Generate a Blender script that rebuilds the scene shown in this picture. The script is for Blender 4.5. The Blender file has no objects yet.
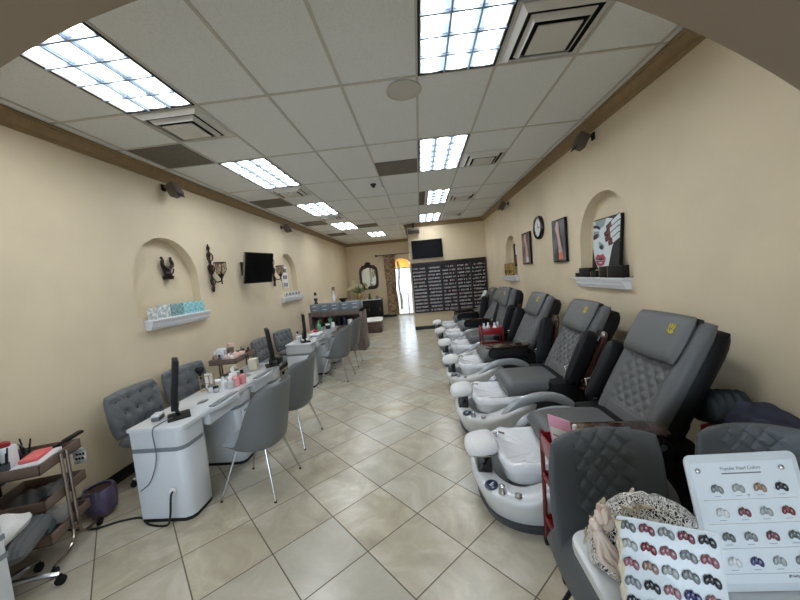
import bpy, bmesh, math, random
from mathutils import Vector, Matrix, Euler
random.seed(7)
SC = bpy.context.scene
COL = SC.collection
pi = math.pi
sin, cos, R = math.sin, math.cos, math.radians
H = 3.3275          # ceiling height
XL, XR = -3.12, 2.10
YB = 10.25          # polish rack wall
YF = 14.2           # far back wall

# ------------------------------------------------------------------ materials
def lin(c):
    return tuple((v/12.92 if v <= .04045 else ((v+.055)/1.055)**2.4) for v in (x/255 for x in c)) + (1,)
MATS = {}
def mat(name, rgb, rough=.6, metal=0, bump=0, bscale=60, var=0, vscale=8, coat=0, alpha=1, trans=0, spec=None, sheen=0, emit=None, estr=0, rgb2=None, ior=None):
    if name in MATS: return MATS[name]
    m = bpy.data.materials.new(name); m.use_nodes = True
    nt = m.node_tree; b = nt.nodes['Principled BSDF']
    b.inputs['Base Color'].default_value = lin(rgb)
    b.inputs['Roughness'].default_value = rough
    b.inputs['Metallic'].default_value = metal
    if coat: b.inputs['Coat Weight'].default_value = coat; b.inputs['Coat Roughness'].default_value = .08
    if alpha < 1: b.inputs['Alpha'].default_value = alpha
    if trans: b.inputs['Transmission Weight'].default_value = trans
    if spec is not None: b.inputs['Specular IOR Level'].default_value = spec
    if ior: b.inputs['IOR'].default_value = ior
    if sheen: b.inputs['Sheen Weight'].default_value = sheen
    if emit: b.inputs['Emission Color'].default_value = lin(emit); b.inputs['Emission Strength'].default_value = estr
    tc = nt.nodes.new('ShaderNodeTexCoord')
    if var or rgb2:
        n = nt.nodes.new('ShaderNodeTexNoise'); n.inputs['Scale'].default_value = vscale; n.inputs['Detail'].default_value = 5
        nt.links.new(tc.outputs['Object'], n.inputs['Vector'])
        r = nt.nodes.new('ShaderNodeValToRGB')
        if rgb2 is None:
            a = tuple(max(0, x*(1-var)) for x in rgb); c = tuple(min(255, x*(1+var)) for x in rgb)
        else: a, c = rgb, rgb2
        r.color_ramp.elements[0].color = lin(a); r.color_ramp.elements[1].color = lin(c)
        r.color_ramp.elements[0].position = .35; r.color_ramp.elements[1].position = .65
        nt.links.new(n.outputs['Fac'], r.inputs['Fac']); nt.links.new(r.outputs['Color'], b.inputs['Base Color'])
    if bump:
        n = nt.nodes.new('ShaderNodeTexNoise'); n.inputs['Scale'].default_value = bscale; n.inputs['Detail'].default_value = 3
        nt.links.new(tc.outputs['Object'], n.inputs['Vector'])
        bp = nt.nodes.new('ShaderNodeBump'); bp.inputs['Strength'].default_value = bump; bp.inputs['Distance'].default_value = .01
        nt.links.new(n.outputs['Fac'], bp.inputs['Height']); nt.links.new(bp.outputs['Normal'], b.inputs['Normal'])
    MATS[name] = m
    return m

def M(n): return MATS[n]
mat('wall_paint', (219,204,176), .55, bump=.12, bscale=14, var=.02, vscale=1.5)
mat('arch_shaded_paint', (150,134,116), .7, bump=.12, bscale=14, var=.02, vscale=1.5)  # wall paint darkened: shade of the down-facing soffit put into the colour
mat('back_wall_paint', (216,198,166), .55, bump=.1, bscale=14)
mat('crown_wood', (146,122,86), .45, var=.04, vscale=20)
mat('baseboard_dark', (22,20,20), .4)
mat('dark_hardwood', (44,28,24), .35, var=.25, vscale=18)
mat('rack_wood', (30,16,23), .45, var=.15, vscale=14)
mat('tray_wood', (52,34,28), .12, var=.35, vscale=9, coat=.6)
mat('white_gloss', (205,209,214), .16, coat=.3)
mat('tub_white', (216,218,220), .14, coat=.5)
mat('tub_silver', (172,177,182), .2, metal=.2, coat=.3)
mat('tub_grey', (66,70,74), .35)
mat('bowl_white', (222,224,226), .1, coat=.5)
mat('liner', (232,234,238), .12, bump=.9, bscale=22, coat=.4)
mat('towel_white', (226,226,226), .9, bump=.6, bscale=120, sheen=.3)
mat('chair_grey', (94,96,97), .48, bump=.08, bscale=160)
mat('chair_grey_dark', (86,90,94), .5, bump=.08, bscale=160)
mat('shell_grey', (100,103,103), .5, bump=.1, bscale=220)
mat('seat_grey', (128,134,140), .5, bump=.1, bscale=220)
mat('tuft_grey', (90,94,97), .6, bump=.12, bscale=220, sheen=.2)
mat('black_shell', (12,13,15), .6, spec=.3)
mat('black_pad', (18,19,22), .5, spec=.35)
mat('wait_grey', (84,88,91), .5, bump=.1, bscale=200)
mat('black_gloss', (8,8,10), .12, coat=.5)
mat('black_matte', (11,11,12), .6, spec=.35)
mat('screen', (4,4,6), .35, spec=.15)
mat('chrome', (200,200,202), .15, metal=1)
mat('steel', (160,158,156), .3, metal=1)
mat('bronze_tube', (150,134,124), .22, metal=1)
mat('trolley_brown', (116,98,88), .4, var=.08, vscale=10)
mat('trolley_inner', (70,54,50), .5)
mat('grey_strip', (122,130,136), .3)
mat('navy', (22,32,66), .3, coat=.4)
mat('yellow_thread', (214,200,40), .6)
mat('iron', (52,36,34), .4, metal=.5, bump=.5, bscale=60)
mat('iron_mask', (40,24,24), .3, metal=.4, bump=.4, bscale=60)
mat('amber_glass', (120,92,74), .2, bump=.4, bscale=40, rgb2=(190,170,140), vscale=30)
mat('shelf_white', (224,226,230), .35)
mat('red_plastic', (140,24,32), .3, coat=.3)
mat('dark_red', (104,26,32), .3, coat=.3)
mat('pink_plastic', (226,110,110), .5)
mat('pink_card', (236,170,200), .5)
mat('paper_white', (232,232,232), .7)
mat('cream', (214,206,186), .5)
mat('clear', (235,240,242), .05, alpha=.35)
mat('pink_liquid', (228,150,150), .15, coat=.4)
mat('purple_bag', (92,84,112), .35, bump=.8, bscale=18)
mat('teal', (80,170,180), .6, rgb2=(190,230,234), vscale=40)
mat('grey_teal', (90,120,124), .6, rgb2=(150,190,190), vscale=40)
mat('floral_white', (232,236,234), .6, rgb2=(150,160,156), vscale=30)
mat('rubber', (20,20,22), .6)
mat('cable', (18,18,20), .5)
mat('grey_cable', (90,92,96), .5)
mat('speaker_grey', (96,86,78), .5)
mat('vent_grey', (214,213,208), .45)
mat('vent_shade', (20,19,18), .8)
mat('return_grille', (112,106,98), .7, bump=.7, bscale=200, var=.1, vscale=60)
mat('gold_box', (196,160,60), .3, rgb2=(60,40,30), vscale=40)
mat('navy_cloth', (42,46,64), .8, bump=.6, bscale=16, var=.2, vscale=10)
mat('black_cloth', (40,48,52), .8, bump=.5, bscale=16)
mat('green_plastic', (90,150,120), .4)
mat('leaf', (60,92,50), .5, var=.3, vscale=20)
mat('petal_cream', (232,222,180), .6)
mat('petal_red', (170,40,50), .6)
mat('petal_pink', (222,190,176), .7)
mat('satin_pink', (206,186,172), .4, bump=.5, bscale=20)
mat('lace', (214,212,208), .8, bump=.8, bscale=60)
mat('lace_cream', (196,184,160), .8, bump=.8, bscale=60)
mat('basket', (96,74,56), .8, bump=.8, bscale=50)
mat('bench_brown', (88,68,60), .5, var=.15, vscale=14)
mat('organizer_grey', (112,122,132), .35)
mat('organizer_dark', (70,76,84), .5)
mat('organizer_brown', (104,90,84), .5, var=.1, vscale=14)
mat('mirror', (214,220,214), .04, metal=1)
mat('display_board', (196,202,206), .25, coat=.2)
mat('display_card', (206,212,216), .4)
mat('ink', (96,100,106), .5)
mat('white_cloth', (200,204,206), .3, coat=.2)
mat('orange_valance', (236,188,110), .7, trans=0)
mat('frame_white', (210,206,204), .5)
mat('outside_ground', (170,168,164), .8)
mat('outside_wall', (196,190,186), .8)
mat('gold_trim', (170,140,84), .4, metal=.4)
mat('stool_ribbed', (96,98,100), .5)

# floor tiles, laid diagonally: grout lines from object coordinates
def floor_mat():
    m = bpy.data.materials.new('floor_tile'); m.use_nodes = True; nt = m.node_tree; b = nt.nodes['Principled BSDF']
    N = nt.nodes.new; L = nt.links.new
    tc = N('ShaderNodeTexCoord'); mp = N('ShaderNodeMapping'); L(tc.outputs['Object'], mp.inputs['Vector'])
    s = .4564; a = R(45.26)
    # texture space: rotate so family axes become x/y ; origin at measured tile corner
    ox, oy = -.6961*1.1638, 2.527*1.1638
    mp.vector_type = 'POINT'
    mp.inputs['Rotation'].default_value = (0, 0, a)
    # p' = Rz(a) p + t
    rx = cos(a)*ox - sin(a)*oy; ry = sin(a)*ox + cos(a)*oy
    mp.inputs['Location'].default_value = (-rx/1, -ry/1, 0)
    sep = N('ShaderNodeSeparateXYZ'); L(mp.outputs['Vector'], sep.inputs[0])
    def math_(op, a_, b_=None):
        n = N('ShaderNodeMath'); n.operation = op
        for i, v in enumerate((a_, b_)):
            if v is None: continue
            if isinstance(v, (int, float)): n.inputs[i].default_value = v
            else: L(v, n.inputs[i])
        return n.outputs[0]
    cells = []; edges = []
    for k in ('X', 'Y'):
        q = math_('DIVIDE', sep.outputs[k], s)
        fl = math_('FLOOR', q); cells.append(fl)
        fr = math_('SUBTRACT', q, fl)
        d = math_('ABSOLUTE', math_('SUBTRACT', fr, .5))      # .5 at edge
        edges.append(math_('SUBTRACT', .5, d))
    e = math_('MINIMUM', edges[0], edges[1])
    grout = math_('LESS_THAN', e, .0085)
    cmb = N('ShaderNodeCombineXYZ'); L(cells[0], cmb.inputs[0]); L(cells[1], cmb.inputs[1])
    wn = N('ShaderNodeTexWhiteNoise'); L(cmb.outputs[0], wn.inputs['Vector'])
    off = N('ShaderNodeVectorMath'); off.operation = 'MULTIPLY_ADD'
    L(wn.outputs['Color'], off.inputs[0]); off.inputs[1].default_value = (9, 9, 9); L(tc.outputs['Object'], off.inputs[2])
    n1 = N('ShaderNodeTexNoise'); n1.inputs['Scale'].default_value = 2.6; n1.inputs['Detail'].default_value = 8; n1.inputs['Roughness'].default_value = .62
    n1.inputs['Distortion'].default_value = .9
    L(off.outputs[0], n1.inputs['Vector'])
    cr = N('ShaderNodeValToRGB'); L(n1.outputs['Fac'], cr.inputs['Fac'])
    el = cr.color_ramp.elements
    el[0].position = .3; el[0].color = lin((160,150,130)); el[1].position = .72; el[1].color = lin((208,202,186))
    x = el.new(.5); x.color = lin((184,174,152))
    mixt = N('ShaderNodeMix'); mixt.data_type = 'RGBA'; mixt.blend_type = 'MIX'
    L(math_('MULTIPLY', wn.outputs['Value'], .55), mixt.inputs['Factor']); L(cr.outputs['Color'], mixt.inputs['A']); mixt.inputs['B'].default_value = lin((182,182,174))
    mg = N('ShaderNodeMix'); mg.data_type = 'RGBA'; L(grout, mg.inputs['Factor']); L(mixt.outputs['Result'], mg.inputs['A']); mg.inputs['B'].default_value = lin((92,78,62))
    L(mg.outputs['Result'], b.inputs['Base Color'])
    rr = math_('ADD', math_('MULTIPLY', grout, .4), .24); L(rr, b.inputs['Roughness'])
    bp = N('ShaderNodeBump'); bp.inputs['Strength'].default_value = .25; bp.inputs['Distance'].default_value = .004
    hh = math_('ADD', math_('MULTIPLY', n1.outputs['Fac'], .5), math_('MULTIPLY', grout, -1)); L(hh, bp.inputs['Height'])
    L(bp.outputs['Normal'], b.inputs['Normal'])
    MATS['floor_tile'] = m
floor_mat()

def ceiling_mat():
    m = bpy.data.materials.new('ceiling_tile'); m.use_nodes = True; nt = m.node_tree; b = nt.nodes['Principled BSDF']
    N = nt.nodes.new; L = nt.links.new
    tc = N('ShaderNodeTexCoord')
    n = N('ShaderNodeTexNoise'); n.inputs["Scale"].default_value = 130; n.inputs["Detail"].default_value = 3; L(tc.outputs['Object'], n.inputs['Vector'])
    cr = N('ShaderNodeValToRGB'); cr.color_ramp.elements[0].position = .33; cr.color_ramp.elements[0].color = lin((220,222,222))
    cr.color_ramp.elements[1].position = .5; cr.color_ramp.elements[1].color = lin((232,235,236))
    L(n.outputs['Fac'], cr.inputs['Fac']); L(cr.outputs['Color'], b.inputs['Base Color'])
    b.inputs['Roughness'].default_value = .9
    bp = N('ShaderNodeBump'); bp.inputs['Strength'].default_value = .35; bp.inputs['Distance'].default_value = .004; L(n.outputs['Fac'], bp.inputs['Height']); L(bp.outputs['Normal'], b.inputs['Normal'])
    MATS['ceiling_tile'] = m
ceiling_mat()
mat('tbar', (196,193,186), .5)

def tube_light_mat():
    # three fluorescent tubes glowing behind a ribbed acrylic panel
    m = bpy.data.materials.new('light_diffuser'); m.use_nodes = True; nt = m.node_tree
    N = nt.nodes.new; L = nt.links.new
    b = nt.nodes['Principled BSDF']
    tc = N('ShaderNodeTexCoord'); sep = N('ShaderNodeSeparateXYZ'); L(tc.outputs['Object'], sep.inputs[0])
    def math_(op, a_, b_=None):
        n = N('ShaderNodeMath'); n.operation = op
        for i, v in enumerate((a_, b_)):
            if v is None: continue
            if isinstance(v, (int, float)): n.inputs[i].default_value = v
            else: L(v, n.inputs[i])
        return n.outputs[0]
    c = math_('COSINE', math_('MULTIPLY', sep.outputs['X'], 2*pi/.2))      # a tube every .2 m, middle one at 0
    c = math_('POWER', math_('MULTIPLY', math_('ADD', c, 1), .5), 1.5)
    nz = N('ShaderNodeTexNoise'); nz.inputs['Scale'].default_value = 9; nz.inputs['Detail'].default_value = 3; L(tc.outputs['Object'], nz.inputs['Vector'])
    v = math_('ADD', math_('MULTIPLY', c, .75), math_('MULTIPLY', nz.outputs['Fac'], .35))
    cr = N('ShaderNodeValToRGB'); L(v, cr.inputs['Fac'])
    cr.color_ramp.elements[0].position = .20; cr.color_ramp.elements[0].color = (.024, .033, .042, 1)
    cr.color_ramp.elements[1].position = .95; cr.color_ramp.elements[1].color = (.92, .96, 1, 1)
    b.inputs['Base Color'].default_value = lin((200,205,210)); b.inputs['Roughness'].default_value = .3
    L(cr.outputs['Color'], b.inputs['Emission Color']); b.inputs['Emission Strength'].default_value = LIGHT_E
    MATS['light_diffuser'] = m
LIGHT_E = 11.5
tube_light_mat()
mat('louver', (150,166,184), .4)

# ------------------------------------------------------------------ mesh builder
class MB:
    def __init__(s, mt=None):
        s.bm = bmesh.new(); s.mats = []; s.cur = 0
        if mt: s.use(mt)
    def use(s, name):
        m = M(name)
        if m not in s.mats: s.mats.append(m)
        s.cur = s.mats.index(m); return s
    def _tag(s, faces):
        for f in faces: f.material_index = s.cur
    def box(s, c, size, rot=None, bev=0, seg=2):
        r = bmesh.ops.create_cube(s.bm, size=1)
        vs = r['verts']
        mt = Matrix.Translation(c) @ ((Euler(rot).to_matrix().to_4x4()) if rot else Matrix()) @ Matrix.Diagonal((*size, 1))
        bmesh.ops.transform(s.bm, matrix=mt, verts=vs)
        fs = set(f for v in vs for f in v.link_faces); s._tag(fs)
        if bev:
            es = list(set(e for v in vs for e in v.link_edges))
            r = bmesh.ops.bevel(s.bm, geom=es, offset=min(bev, min(size)*.49), segments=seg, profile=.5, affect='EDGES')
            s._tag(r['faces'])
        return s
    def bb(s, x0, x1, y0, y1, z0, z1, bev=0, seg=2):
        return s.box(((x0+x1)/2, (y0+y1)/2, (z0+z1)/2), (abs(x1-x0), abs(y1-y0), abs(z1-z0)), None, bev, seg)
    def grid(s, rows, cu=False, cv=False, flip=False):
        vs = [[s.bm.verts.new(p) for p in r] for r in rows]
        n, m = len(vs), len(vs[0])
        for i in range(n if cu else n-1):
            for j in range(m if cv else m-1):
                q = [vs[i][j], vs[(i+1) % n][j], vs[(i+1) % n][(j+1) % m], vs[i][(j+1) % m]]
                if flip: q.reverse()
                try: f = s.bm.faces.new(q); f.material_index = s.cur
                except ValueError: pass
        return vs
    def tube(s, pts, r, seg=8, cap=True, closed=False):
        pts = [Vector(p) for p in pts]; n = len(pts)
        rs = r if isinstance(r, (list, tuple)) else [r]*n
        rows = []; prev = None
        for i, p in enumerate(pts):
            if closed: t = pts[(i+1) % n]-pts[i-1]
            else: t = pts[min(i+1, n-1)]-pts[max(i-1, 0)]
            t.normalize()
            if prev is None:
                up = Vector((0, 0, 1)) if abs(t.z) < .9 else Vector((1, 0, 0)); a = t.cross(up).normalized()
            else:
                a = prev-t*prev.dot(t); a.normalize()
            prev = a; b = t.cross(a)
            rows.append([p+(a*cos(2*pi*k/seg)+b*sin(2*pi*k/seg))*rs[i] for k in range(seg)])
        vs = s.grid(rows, cu=closed, cv=True)
        if cap and not closed:
            for q in (vs[0], list(reversed(vs[-1]))):
                f = s.bm.faces.new(q); f.material_index = s.cur
        return s
    def cyl(s, p0, p1, r0, r1=None, seg=20):
        return s.tube([p0, p1], [r0, r0 if r1 is None else r1], seg)
    def lathe(s, c, prof, seg=20, rot=None, sx=1, sy=1):
        mt = Matrix.Translation(c) @ ((Euler(rot).to_matrix().to_4x4()) if rot else Matrix())
        rows = [[mt @ Vector((r*cos(2*pi*k/seg)*sx, r*sin(2*pi*k/seg)*sy, z)) for k in range(seg)] for r, z in prof]
        vs = s.grid(rows, cv=True, flip=True)
        for q in (list(reversed(vs[0])), vs[-1]):
            try: f = s.bm.faces.new(q); f.material_index = s.cur
            except ValueError: pass
        return s
    def ball(s, c, r, seg=12, scale=(1, 1, 1), rot=None):
        res = bmesh.ops.create_uvsphere(s.bm, u_segments=seg, v_segments=max(6, seg*2//3), radius=r)
        mt = Matrix.Translation(c) @ ((Euler(rot).to_matrix().to_4x4()) if rot else Matrix()) @ Matrix.Diagonal((*scale, 1))
        bmesh.ops.transform(s.bm, matrix=mt, verts=res['verts'])
        s._tag(set(f for v in res['verts'] for f in v.link_faces)); return s
    def prism(s, poly, z0, z1, mt=None, bev=0):
        # poly in xy extruded z0..z1, optional matrix
        mt = mt or Matrix()
        a = [s.bm.verts.new(mt @ Vector((x, y, z0))) for x, y in poly]
        b = [s.bm.verts.new(mt @ Vector((x, y, z1))) for x, y in poly]
        n = len(poly); fs = []
        fs.append(s.bm.faces.new(list(reversed(a)))); fs.append(s.bm.faces.new(b))
        for i in range(n): fs.append(s.bm.faces.new([a[i], a[(i+1) % n], b[(i+1) % n], b[i]]))
        s._tag(fs)
        if bev:
            es = list(set(list(fs[0].edges)+list(fs[1].edges)))
            r = bmesh.ops.bevel(s.bm, geom=es, offset=bev, segments=2, profile=.5, affect='EDGES'); s._tag(r['faces'])
        return s
    def loft(s, rings, cap0=True, cap1=True):
        vs = s.grid(rings, cv=True)
        if cap0: f = s.bm.faces.new(list(reversed(vs[0]))); f.material_index = s.cur
        if cap1: f = s.bm.faces.new(vs[-1]); f.material_index = s.cur
        return s
    def cushion(s, w, h, t, mt=None, k=.35, n=14, m=14, p=5, disp=None, backdisp=None, backk=1, curve=0):
        # puffed rounded slab, w along x, h along y, thickness t along z
        mt = mt or Matrix()
        def co(i, n):
            u = -1+2*i/n; return sin(u*pi/2)*.35+u*.65 if abs(u) < 1 else u
        front = []; back = []
        for j in range(m+1):
            v = co(j, m); rf = []; rb = []
            for i in range(n+1):
                u = co(i, n)
                x = u*math.sqrt(max(0, 1-k*v*v/2*abs(u)**2)); y = v*math.sqrt(max(0, 1-k*u*u/2*abs(v)**2))
                pr = ((1-abs(u)**p)*(1-abs(v)**p))**.5
                d = disp(u, v)*min(1, pr*2) if disp else 0
                bd = backdisp(u, v)*min(1, pr*2) if backdisp else 0
                cz = curve*u*u
                rf.append(mt @ Vector((x*w/2, y*h/2, t/2*pr+d+cz))); rb.append(mt @ Vector((x*w/2, y*h/2, -t/2*pr*backk-bd+cz)))
            front.append(rf); back.append(rb)
        s.grid(front, flip=True); s.grid(back)
        bmesh.ops.remove_doubles(s.bm, verts=s.bm.verts[:], dist=1e-5)
        return s
    def mesh(s, name='mesh', sharp=38):
        bm = s.bm
        bmesh.ops.recalc_face_normals(bm, faces=bm.faces[:])
        for f in bm.faces: f.smooth = True
        for e in bm.edges:
            if len(e.link_faces) == 2:
                if e.link_faces[0].material_index != e.link_faces[1].material_index and False: e.smooth = False
                try:
                    if e.calc_face_angle() > R(sharp): e.smooth = False
                except ValueError: pass
        me = bpy.data.meshes.new(name); bm.to_mesh(me); bm.free()
        for m in s.mats: me.materials.append(m)
        return me

def place(o, parent=None, loc=None, rot=None, scale=None):
    COL.objects.link(o)
    if parent: o.parent = parent
    if loc is not None: o.location = loc
    if rot is not None: o.rotation_euler = rot
    if scale is not None: o.scale = scale if isinstance(scale, (tuple, list)) else (scale,)*3
    return o
def obj(name, me, parent=None, loc=None, rot=None, scale=None, label=None):
    if isinstance(me, MB): me = me.mesh(name)
    o = place(bpy.data.objects.new(name, me), parent, loc, rot, scale)
    if label: o['label'] = label
    return o
def tag(o, label, cat, group=None):
    o['label'] = label; o['category'] = cat
    if group: o['group'] = group
    return o
def thing(name, label, cat, loc=(0, 0, 0), rotz=0, group=None, rot=None):
    o = bpy.data.objects.new(name, None); o.empty_display_size = .1
    place(o, None, loc, rot or (0, 0, rotz)); return tag(o, label, cat, group)
def one(name, me, label, cat, loc=None, rot=None, group=None, scale=None):
    return tag(obj(name, me, None, loc, rot, scale), label, cat, group)
def struct(name, me, loc=None):
    o = obj(name, me, None, loc); o['kind'] = 'structure'; return o
def dup(root, loc, rotz=None, label=None, group=None):
    r = root.copy(); COL.objects.link(r); r.location = loc
    if rotz is not None: r.rotation_euler = (0, 0, rotz)
    if label: r['label'] = label
    if group: r['group'] = group
    for ch in list(root.children):
        c = ch.copy(); COL.objects.link(c); c.parent = r
        for g in list(ch.children):
            d = g.copy(); COL.objects.link(d); d.parent = c
    return r
def text_mesh(body, size, m, ext=.0004, align='CENTER'):
    c = bpy.data.curves.new('lettering', 'FONT'); c.body = body; c.size = size; c.extrude = ext; c.align_x = align; c.align_y = 'CENTER'
    o = bpy.data.objects.new('tmp', c); COL.objects.link(o)
    dg = bpy.context.evaluated_depsgraph_get(); me = bpy.data.meshes.new_from_object(o.evaluated_get(dg))
    COL.objects.unlink(o); bpy.data.objects.remove(o)
    me.materials.clear(); me.materials.append(M(m)); return me
def rrect(w, h, r, n=5):
    pts = []
    for cx, cy, a0 in ((w/2-r, h/2-r, 0), (-w/2+r, h/2-r, 90), (-w/2+r, -h/2+r, 180), (w/2-r, -h/2+r, 270)):
        for k in range(n+1):
            a = R(a0+90*k/n); pts.append((cx+r*cos(a), cy+r*sin(a)))
    return pts
def spline(pts, n=6):
    # catmull-rom through points
    P = [Vector(p) for p in pts]; out = []
    for i in range(len(P)-1):
        p0 = P[max(i-1, 0)]; p1 = P[i]; p2 = P[i+1]; p3 = P[min(i+2, len(P)-1)]
        for k in range(n):
            t = k/n
            out.append(.5*((2*p1)+(-p0+p2)*t+(2*p0-5*p1+4*p2-p3)*t*t+(-p0+3*p1-3*p2+p3)*t**3))
    out.append(P[-1]); return out

# ------------------------------------------------------------------ the setting
b = MB('floor_tile'); b.bb(XL-.3, XR+.3, -3.2, 16.6, -.1, 0); struct('floor', b)
def arch_poly(y0, y1, z0, zs, n=20):
    # outline (y,z) of an arched opening: springs at zs, round top
    r = (y1-y0)/2; c = (y0+y1)/2
    pts = [(y0, z0), (y1, z0)]
    for k in range(n+1):
        a = pi*k/n; pts.append((c+r*cos(a), zs+r*sin(a)))
    return pts
def wall_with_holes(name, mapf, outer, holes, depth, paint, niche=True):
    """mapf(u,v,d) -> world; holes are closed outlines; niche = closed back panel at depth d"""
    b = MB(paint); bm = b.bm
    edges = []
    loops = []
    for lp in [outer]+holes:
        vs = [bm.verts.new(mapf(u, v, 0)) for u, v in lp]; loops.append(vs)
        for i in range(len(vs)): edges.append(bm.edges.new((vs[i], vs[(i+1) % len(vs)])))
    bmesh.ops.triangle_fill(bm, use_beauty=True, use_dissolve=False, edges=edges)
    for lp, vs in zip(holes, loops[1:]):
        back = [bm.verts.new(mapf(u, v, depth)) for u, v in lp]
        n = len(lp)
        for i in range(n): bm.faces.new([vs[i], vs[(i+1) % n], back[(i+1) % n], back[i]])
        if niche: bm.faces.new(back)
    # outer back shell so the wall has thickness
    vs = loops[0]; back = [bm.verts.new(mapf(u, v, .25)) for u, v in outer]; n = len(outer)
    for i in range(n): bm.faces.new([vs[i], vs[(i+1) % n], back[(i+1) % n], back[i]])
    if niche: bm.faces.new(back)
    return struct(name, b)
LN = [arch_poly(3.37, 4.43, 1.57, 1.975), arch_poly(7.12, 8.14, 1.55, 2.02)]
RN = [arch_poly(3.34, 4.37, 1.555, 1.995), arch_poly(7.12, 7.98, 1.56, 2.02)]
wall_with_holes('wall_left', lambda u, v, d: (XL-d, u, v), [(-3.2, 0), (YF, 0), (YF, H), (-3.2, H)], LN, .12, 'wall_paint')
wall_with_holes('wall_right', lambda u, v, d: (XR+d, u, v), [(-3.2, 0), (YB+.2, 0), (YB+.2, H), (-3.2, H)], RN, .12, 'wall_paint')
# partition that carries the polish rack; its left side lines the passage
b = MB('back_wall_paint'); b.bb(-.27, XR+.2, YB, YB+.18, 0, H); b.bb(-.27, -.13, YB+.18, YF, 0, H); struct('wall_rack', b)
# far back wall with the arched doorway
DX0, DX1 = -1.14, -.36
r_ = (DX1-DX0)/2; dz = 2.12
def opening_wall(b, x0, x1, line, y0, y1):
    """solid wall from x0 to x1 with an opening under the polyline 'line' (x, z), built of full-depth facets"""
    b.bb(x0, line[0][0], y0, y1, 0, H); b.bb(line[-1][0], x1, y0, y1, 0, H)
    rows = [[Vector((x, y0, H)), Vector((x, y0, z)), Vector((x, y1, z)), Vector((x, y1, H))] for x, z in line]
    b.grid(rows, cv=True)
b = MB('back_wall_paint')
opening_wall(b, XL, -.1, [((DX0+DX1)/2-r_*cos(pi*k/20), dz+r_*sin(pi*k/20)) for k in range(21)], YF, YF+.2)
struct('wall_back', b)
# arch that the view is taken through: a deep segmental opening
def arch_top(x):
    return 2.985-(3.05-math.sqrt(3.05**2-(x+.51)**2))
b = MB('arch_shaded_paint')
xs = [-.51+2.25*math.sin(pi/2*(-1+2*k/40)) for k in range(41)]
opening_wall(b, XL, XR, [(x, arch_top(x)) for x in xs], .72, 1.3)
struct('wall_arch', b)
# shop front behind the camera: piers, lintel and tall panes of daylight
b = MB('wall_paint')
b.bb(XL, XR, -3.3, -3.15, 2.75, H); b.bb(XL, XL+.35, -3.3, -3.15, 0, 2.75); b.bb(XR-.35, XR, -3.3, -3.15, 0, 2.75); b.bb(XL+.35, XR-.35, -3.3, -3.15, 0, .35)
struct('wall_front', b)
b = MB('frame_white')
for x in (XL+.37, -1.28, .18, XR-.37): b.bb(x-.03, x+.03, -3.28, -3.2, .35, 2.75)
b.bb(XL+.35, XR-.35, -3.28, -3.2, .35, .41); b.bb(XL+.35, XR-.35, -3.28, -3.2, 2.69, 2.75)
struct('window_1', b)

# ceiling: tiles hung in a T-bar grid
CX = [-1.106+.6096*k for k in range(-3, 6)]
CY = [2.697+1.2192*k for k in range(-5, 11)]
b = MB('ceiling_tile'); b.bb(XL-.2, XR+.2, -3.2, YF+.2, H+.006, H+.1)
b.use('tbar')
for x in CX: b.bb(x-.011, x+.011, -3.2, YF, H-.001, H+.008)
for i, y in enumerate(CY):
    if y < YF: b.bb(XL, XR, y-.011, y+.011, H-.0012, H+.0078)
    # short cross tees halve the tiles beside the fittings
b.use('tbar')
b.bb(CX[1], CX[2], 3.3066-.009, 3.3066+.009, H-.001, H+.008)
b.bb(XL, CX[1], 3.3066-.009, 3.3066+.009, H-.001, H+.008)
b.bb(CX[6], CX[7], 2.0874-.009, 2.0874+.009, H-.001, H+.008)
b.bb(XL, CX[0], -3.2, -3.19, H-.001, H+.008)
struct('ceiling', b)

# crown moulding
def crown_prof(): return [(0, -.115), (.012, -.115), (.02, -.10), (.02, -.085), (.04, -.075), (.07, -.05), (.088, -.03), (.088, -.018), (.102, -.012), (.102, 0), (0, 0)]
def crown(name, p0, p1, inward):
    b = MB('crown_wood'); p0 = Vector(p0); p1 = Vector(p1); inw = Vector(inward)
    rows = [[p+inw*u+Vector((0, 0, v)) for u, v in crown_prof()] for p in (p0, p1)]
    b.loft(rows); return struct(name, b)
crown('trim_1', (XL, 1.3, H), (XL, YF, H), (1, 0, 0))
crown('trim_2', (XR, 1.3, H), (XR, YB, H), (-1, 0, 0))
crown('trim_3', (-.27, YB, H), (XR, YB, H), (0, -1, 0))
crown('trim_4', (XL, YF, H), (-.27, YF, H), (0, -1, 0))
crown('trim_5', (-.27, YB, H), (-.27, YF, H), (-1, 0, 0))
# baseboards
def bboard(name, x0, x1, y0, y1): struct(name, MB('baseboard_dark').bb(x0, x1, y0, y1, 0, .11, .004))
bboard('baseboard_left', XL, XL+.015, 1.3, YF); bboard('baseboard_right', XR-.015, XR, 1.3, YB)
bboard('baseboard_rack', -.27, XR, YB-.015, YB); bboard('baseboard_back', XL, DX0, YF-.015, YF); 

# white niche shelves (part of the room's joinery)
def niche_shelf(name, label, side, y0, y1, z, d=.14):
    t = thing(name, label, 'shelf', ((XL if side < 0 else XR), (y0+y1)/2, z)); s = -side; w = (y1-y0)
    b = MB('shelf_white')
    b.bb(-.005*s, d*s, -w/2, w/2, 0, .022, .004); obj('shelf_board', b, t)
    b = MB('shelf_white')
    rows = []
    for yy in (-w/2+.02, w/2-.02):
        rows.append([Vector((s*u, yy, v)) for u, v in ((0, 0), (d-.012, 0), (d-.012, -.022), (d-.022, -.03), (d-.026, -.062), (d-.04, -.07), (d-.045, -.095), (0, -.10))])
    b.loft(rows); obj('moulding', b, t)
    return t
niche_shelf('wall_shelf', 'white moulded shelf under the left niche holding teal and floral cards', -1, 3.42, 4.46, 1.51, .11)
niche_shelf('wall_shelf', 'white moulded shelf under the far left niche holding small purple cards', -1, 7.05, 8.22, 1.50, .11)
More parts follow.
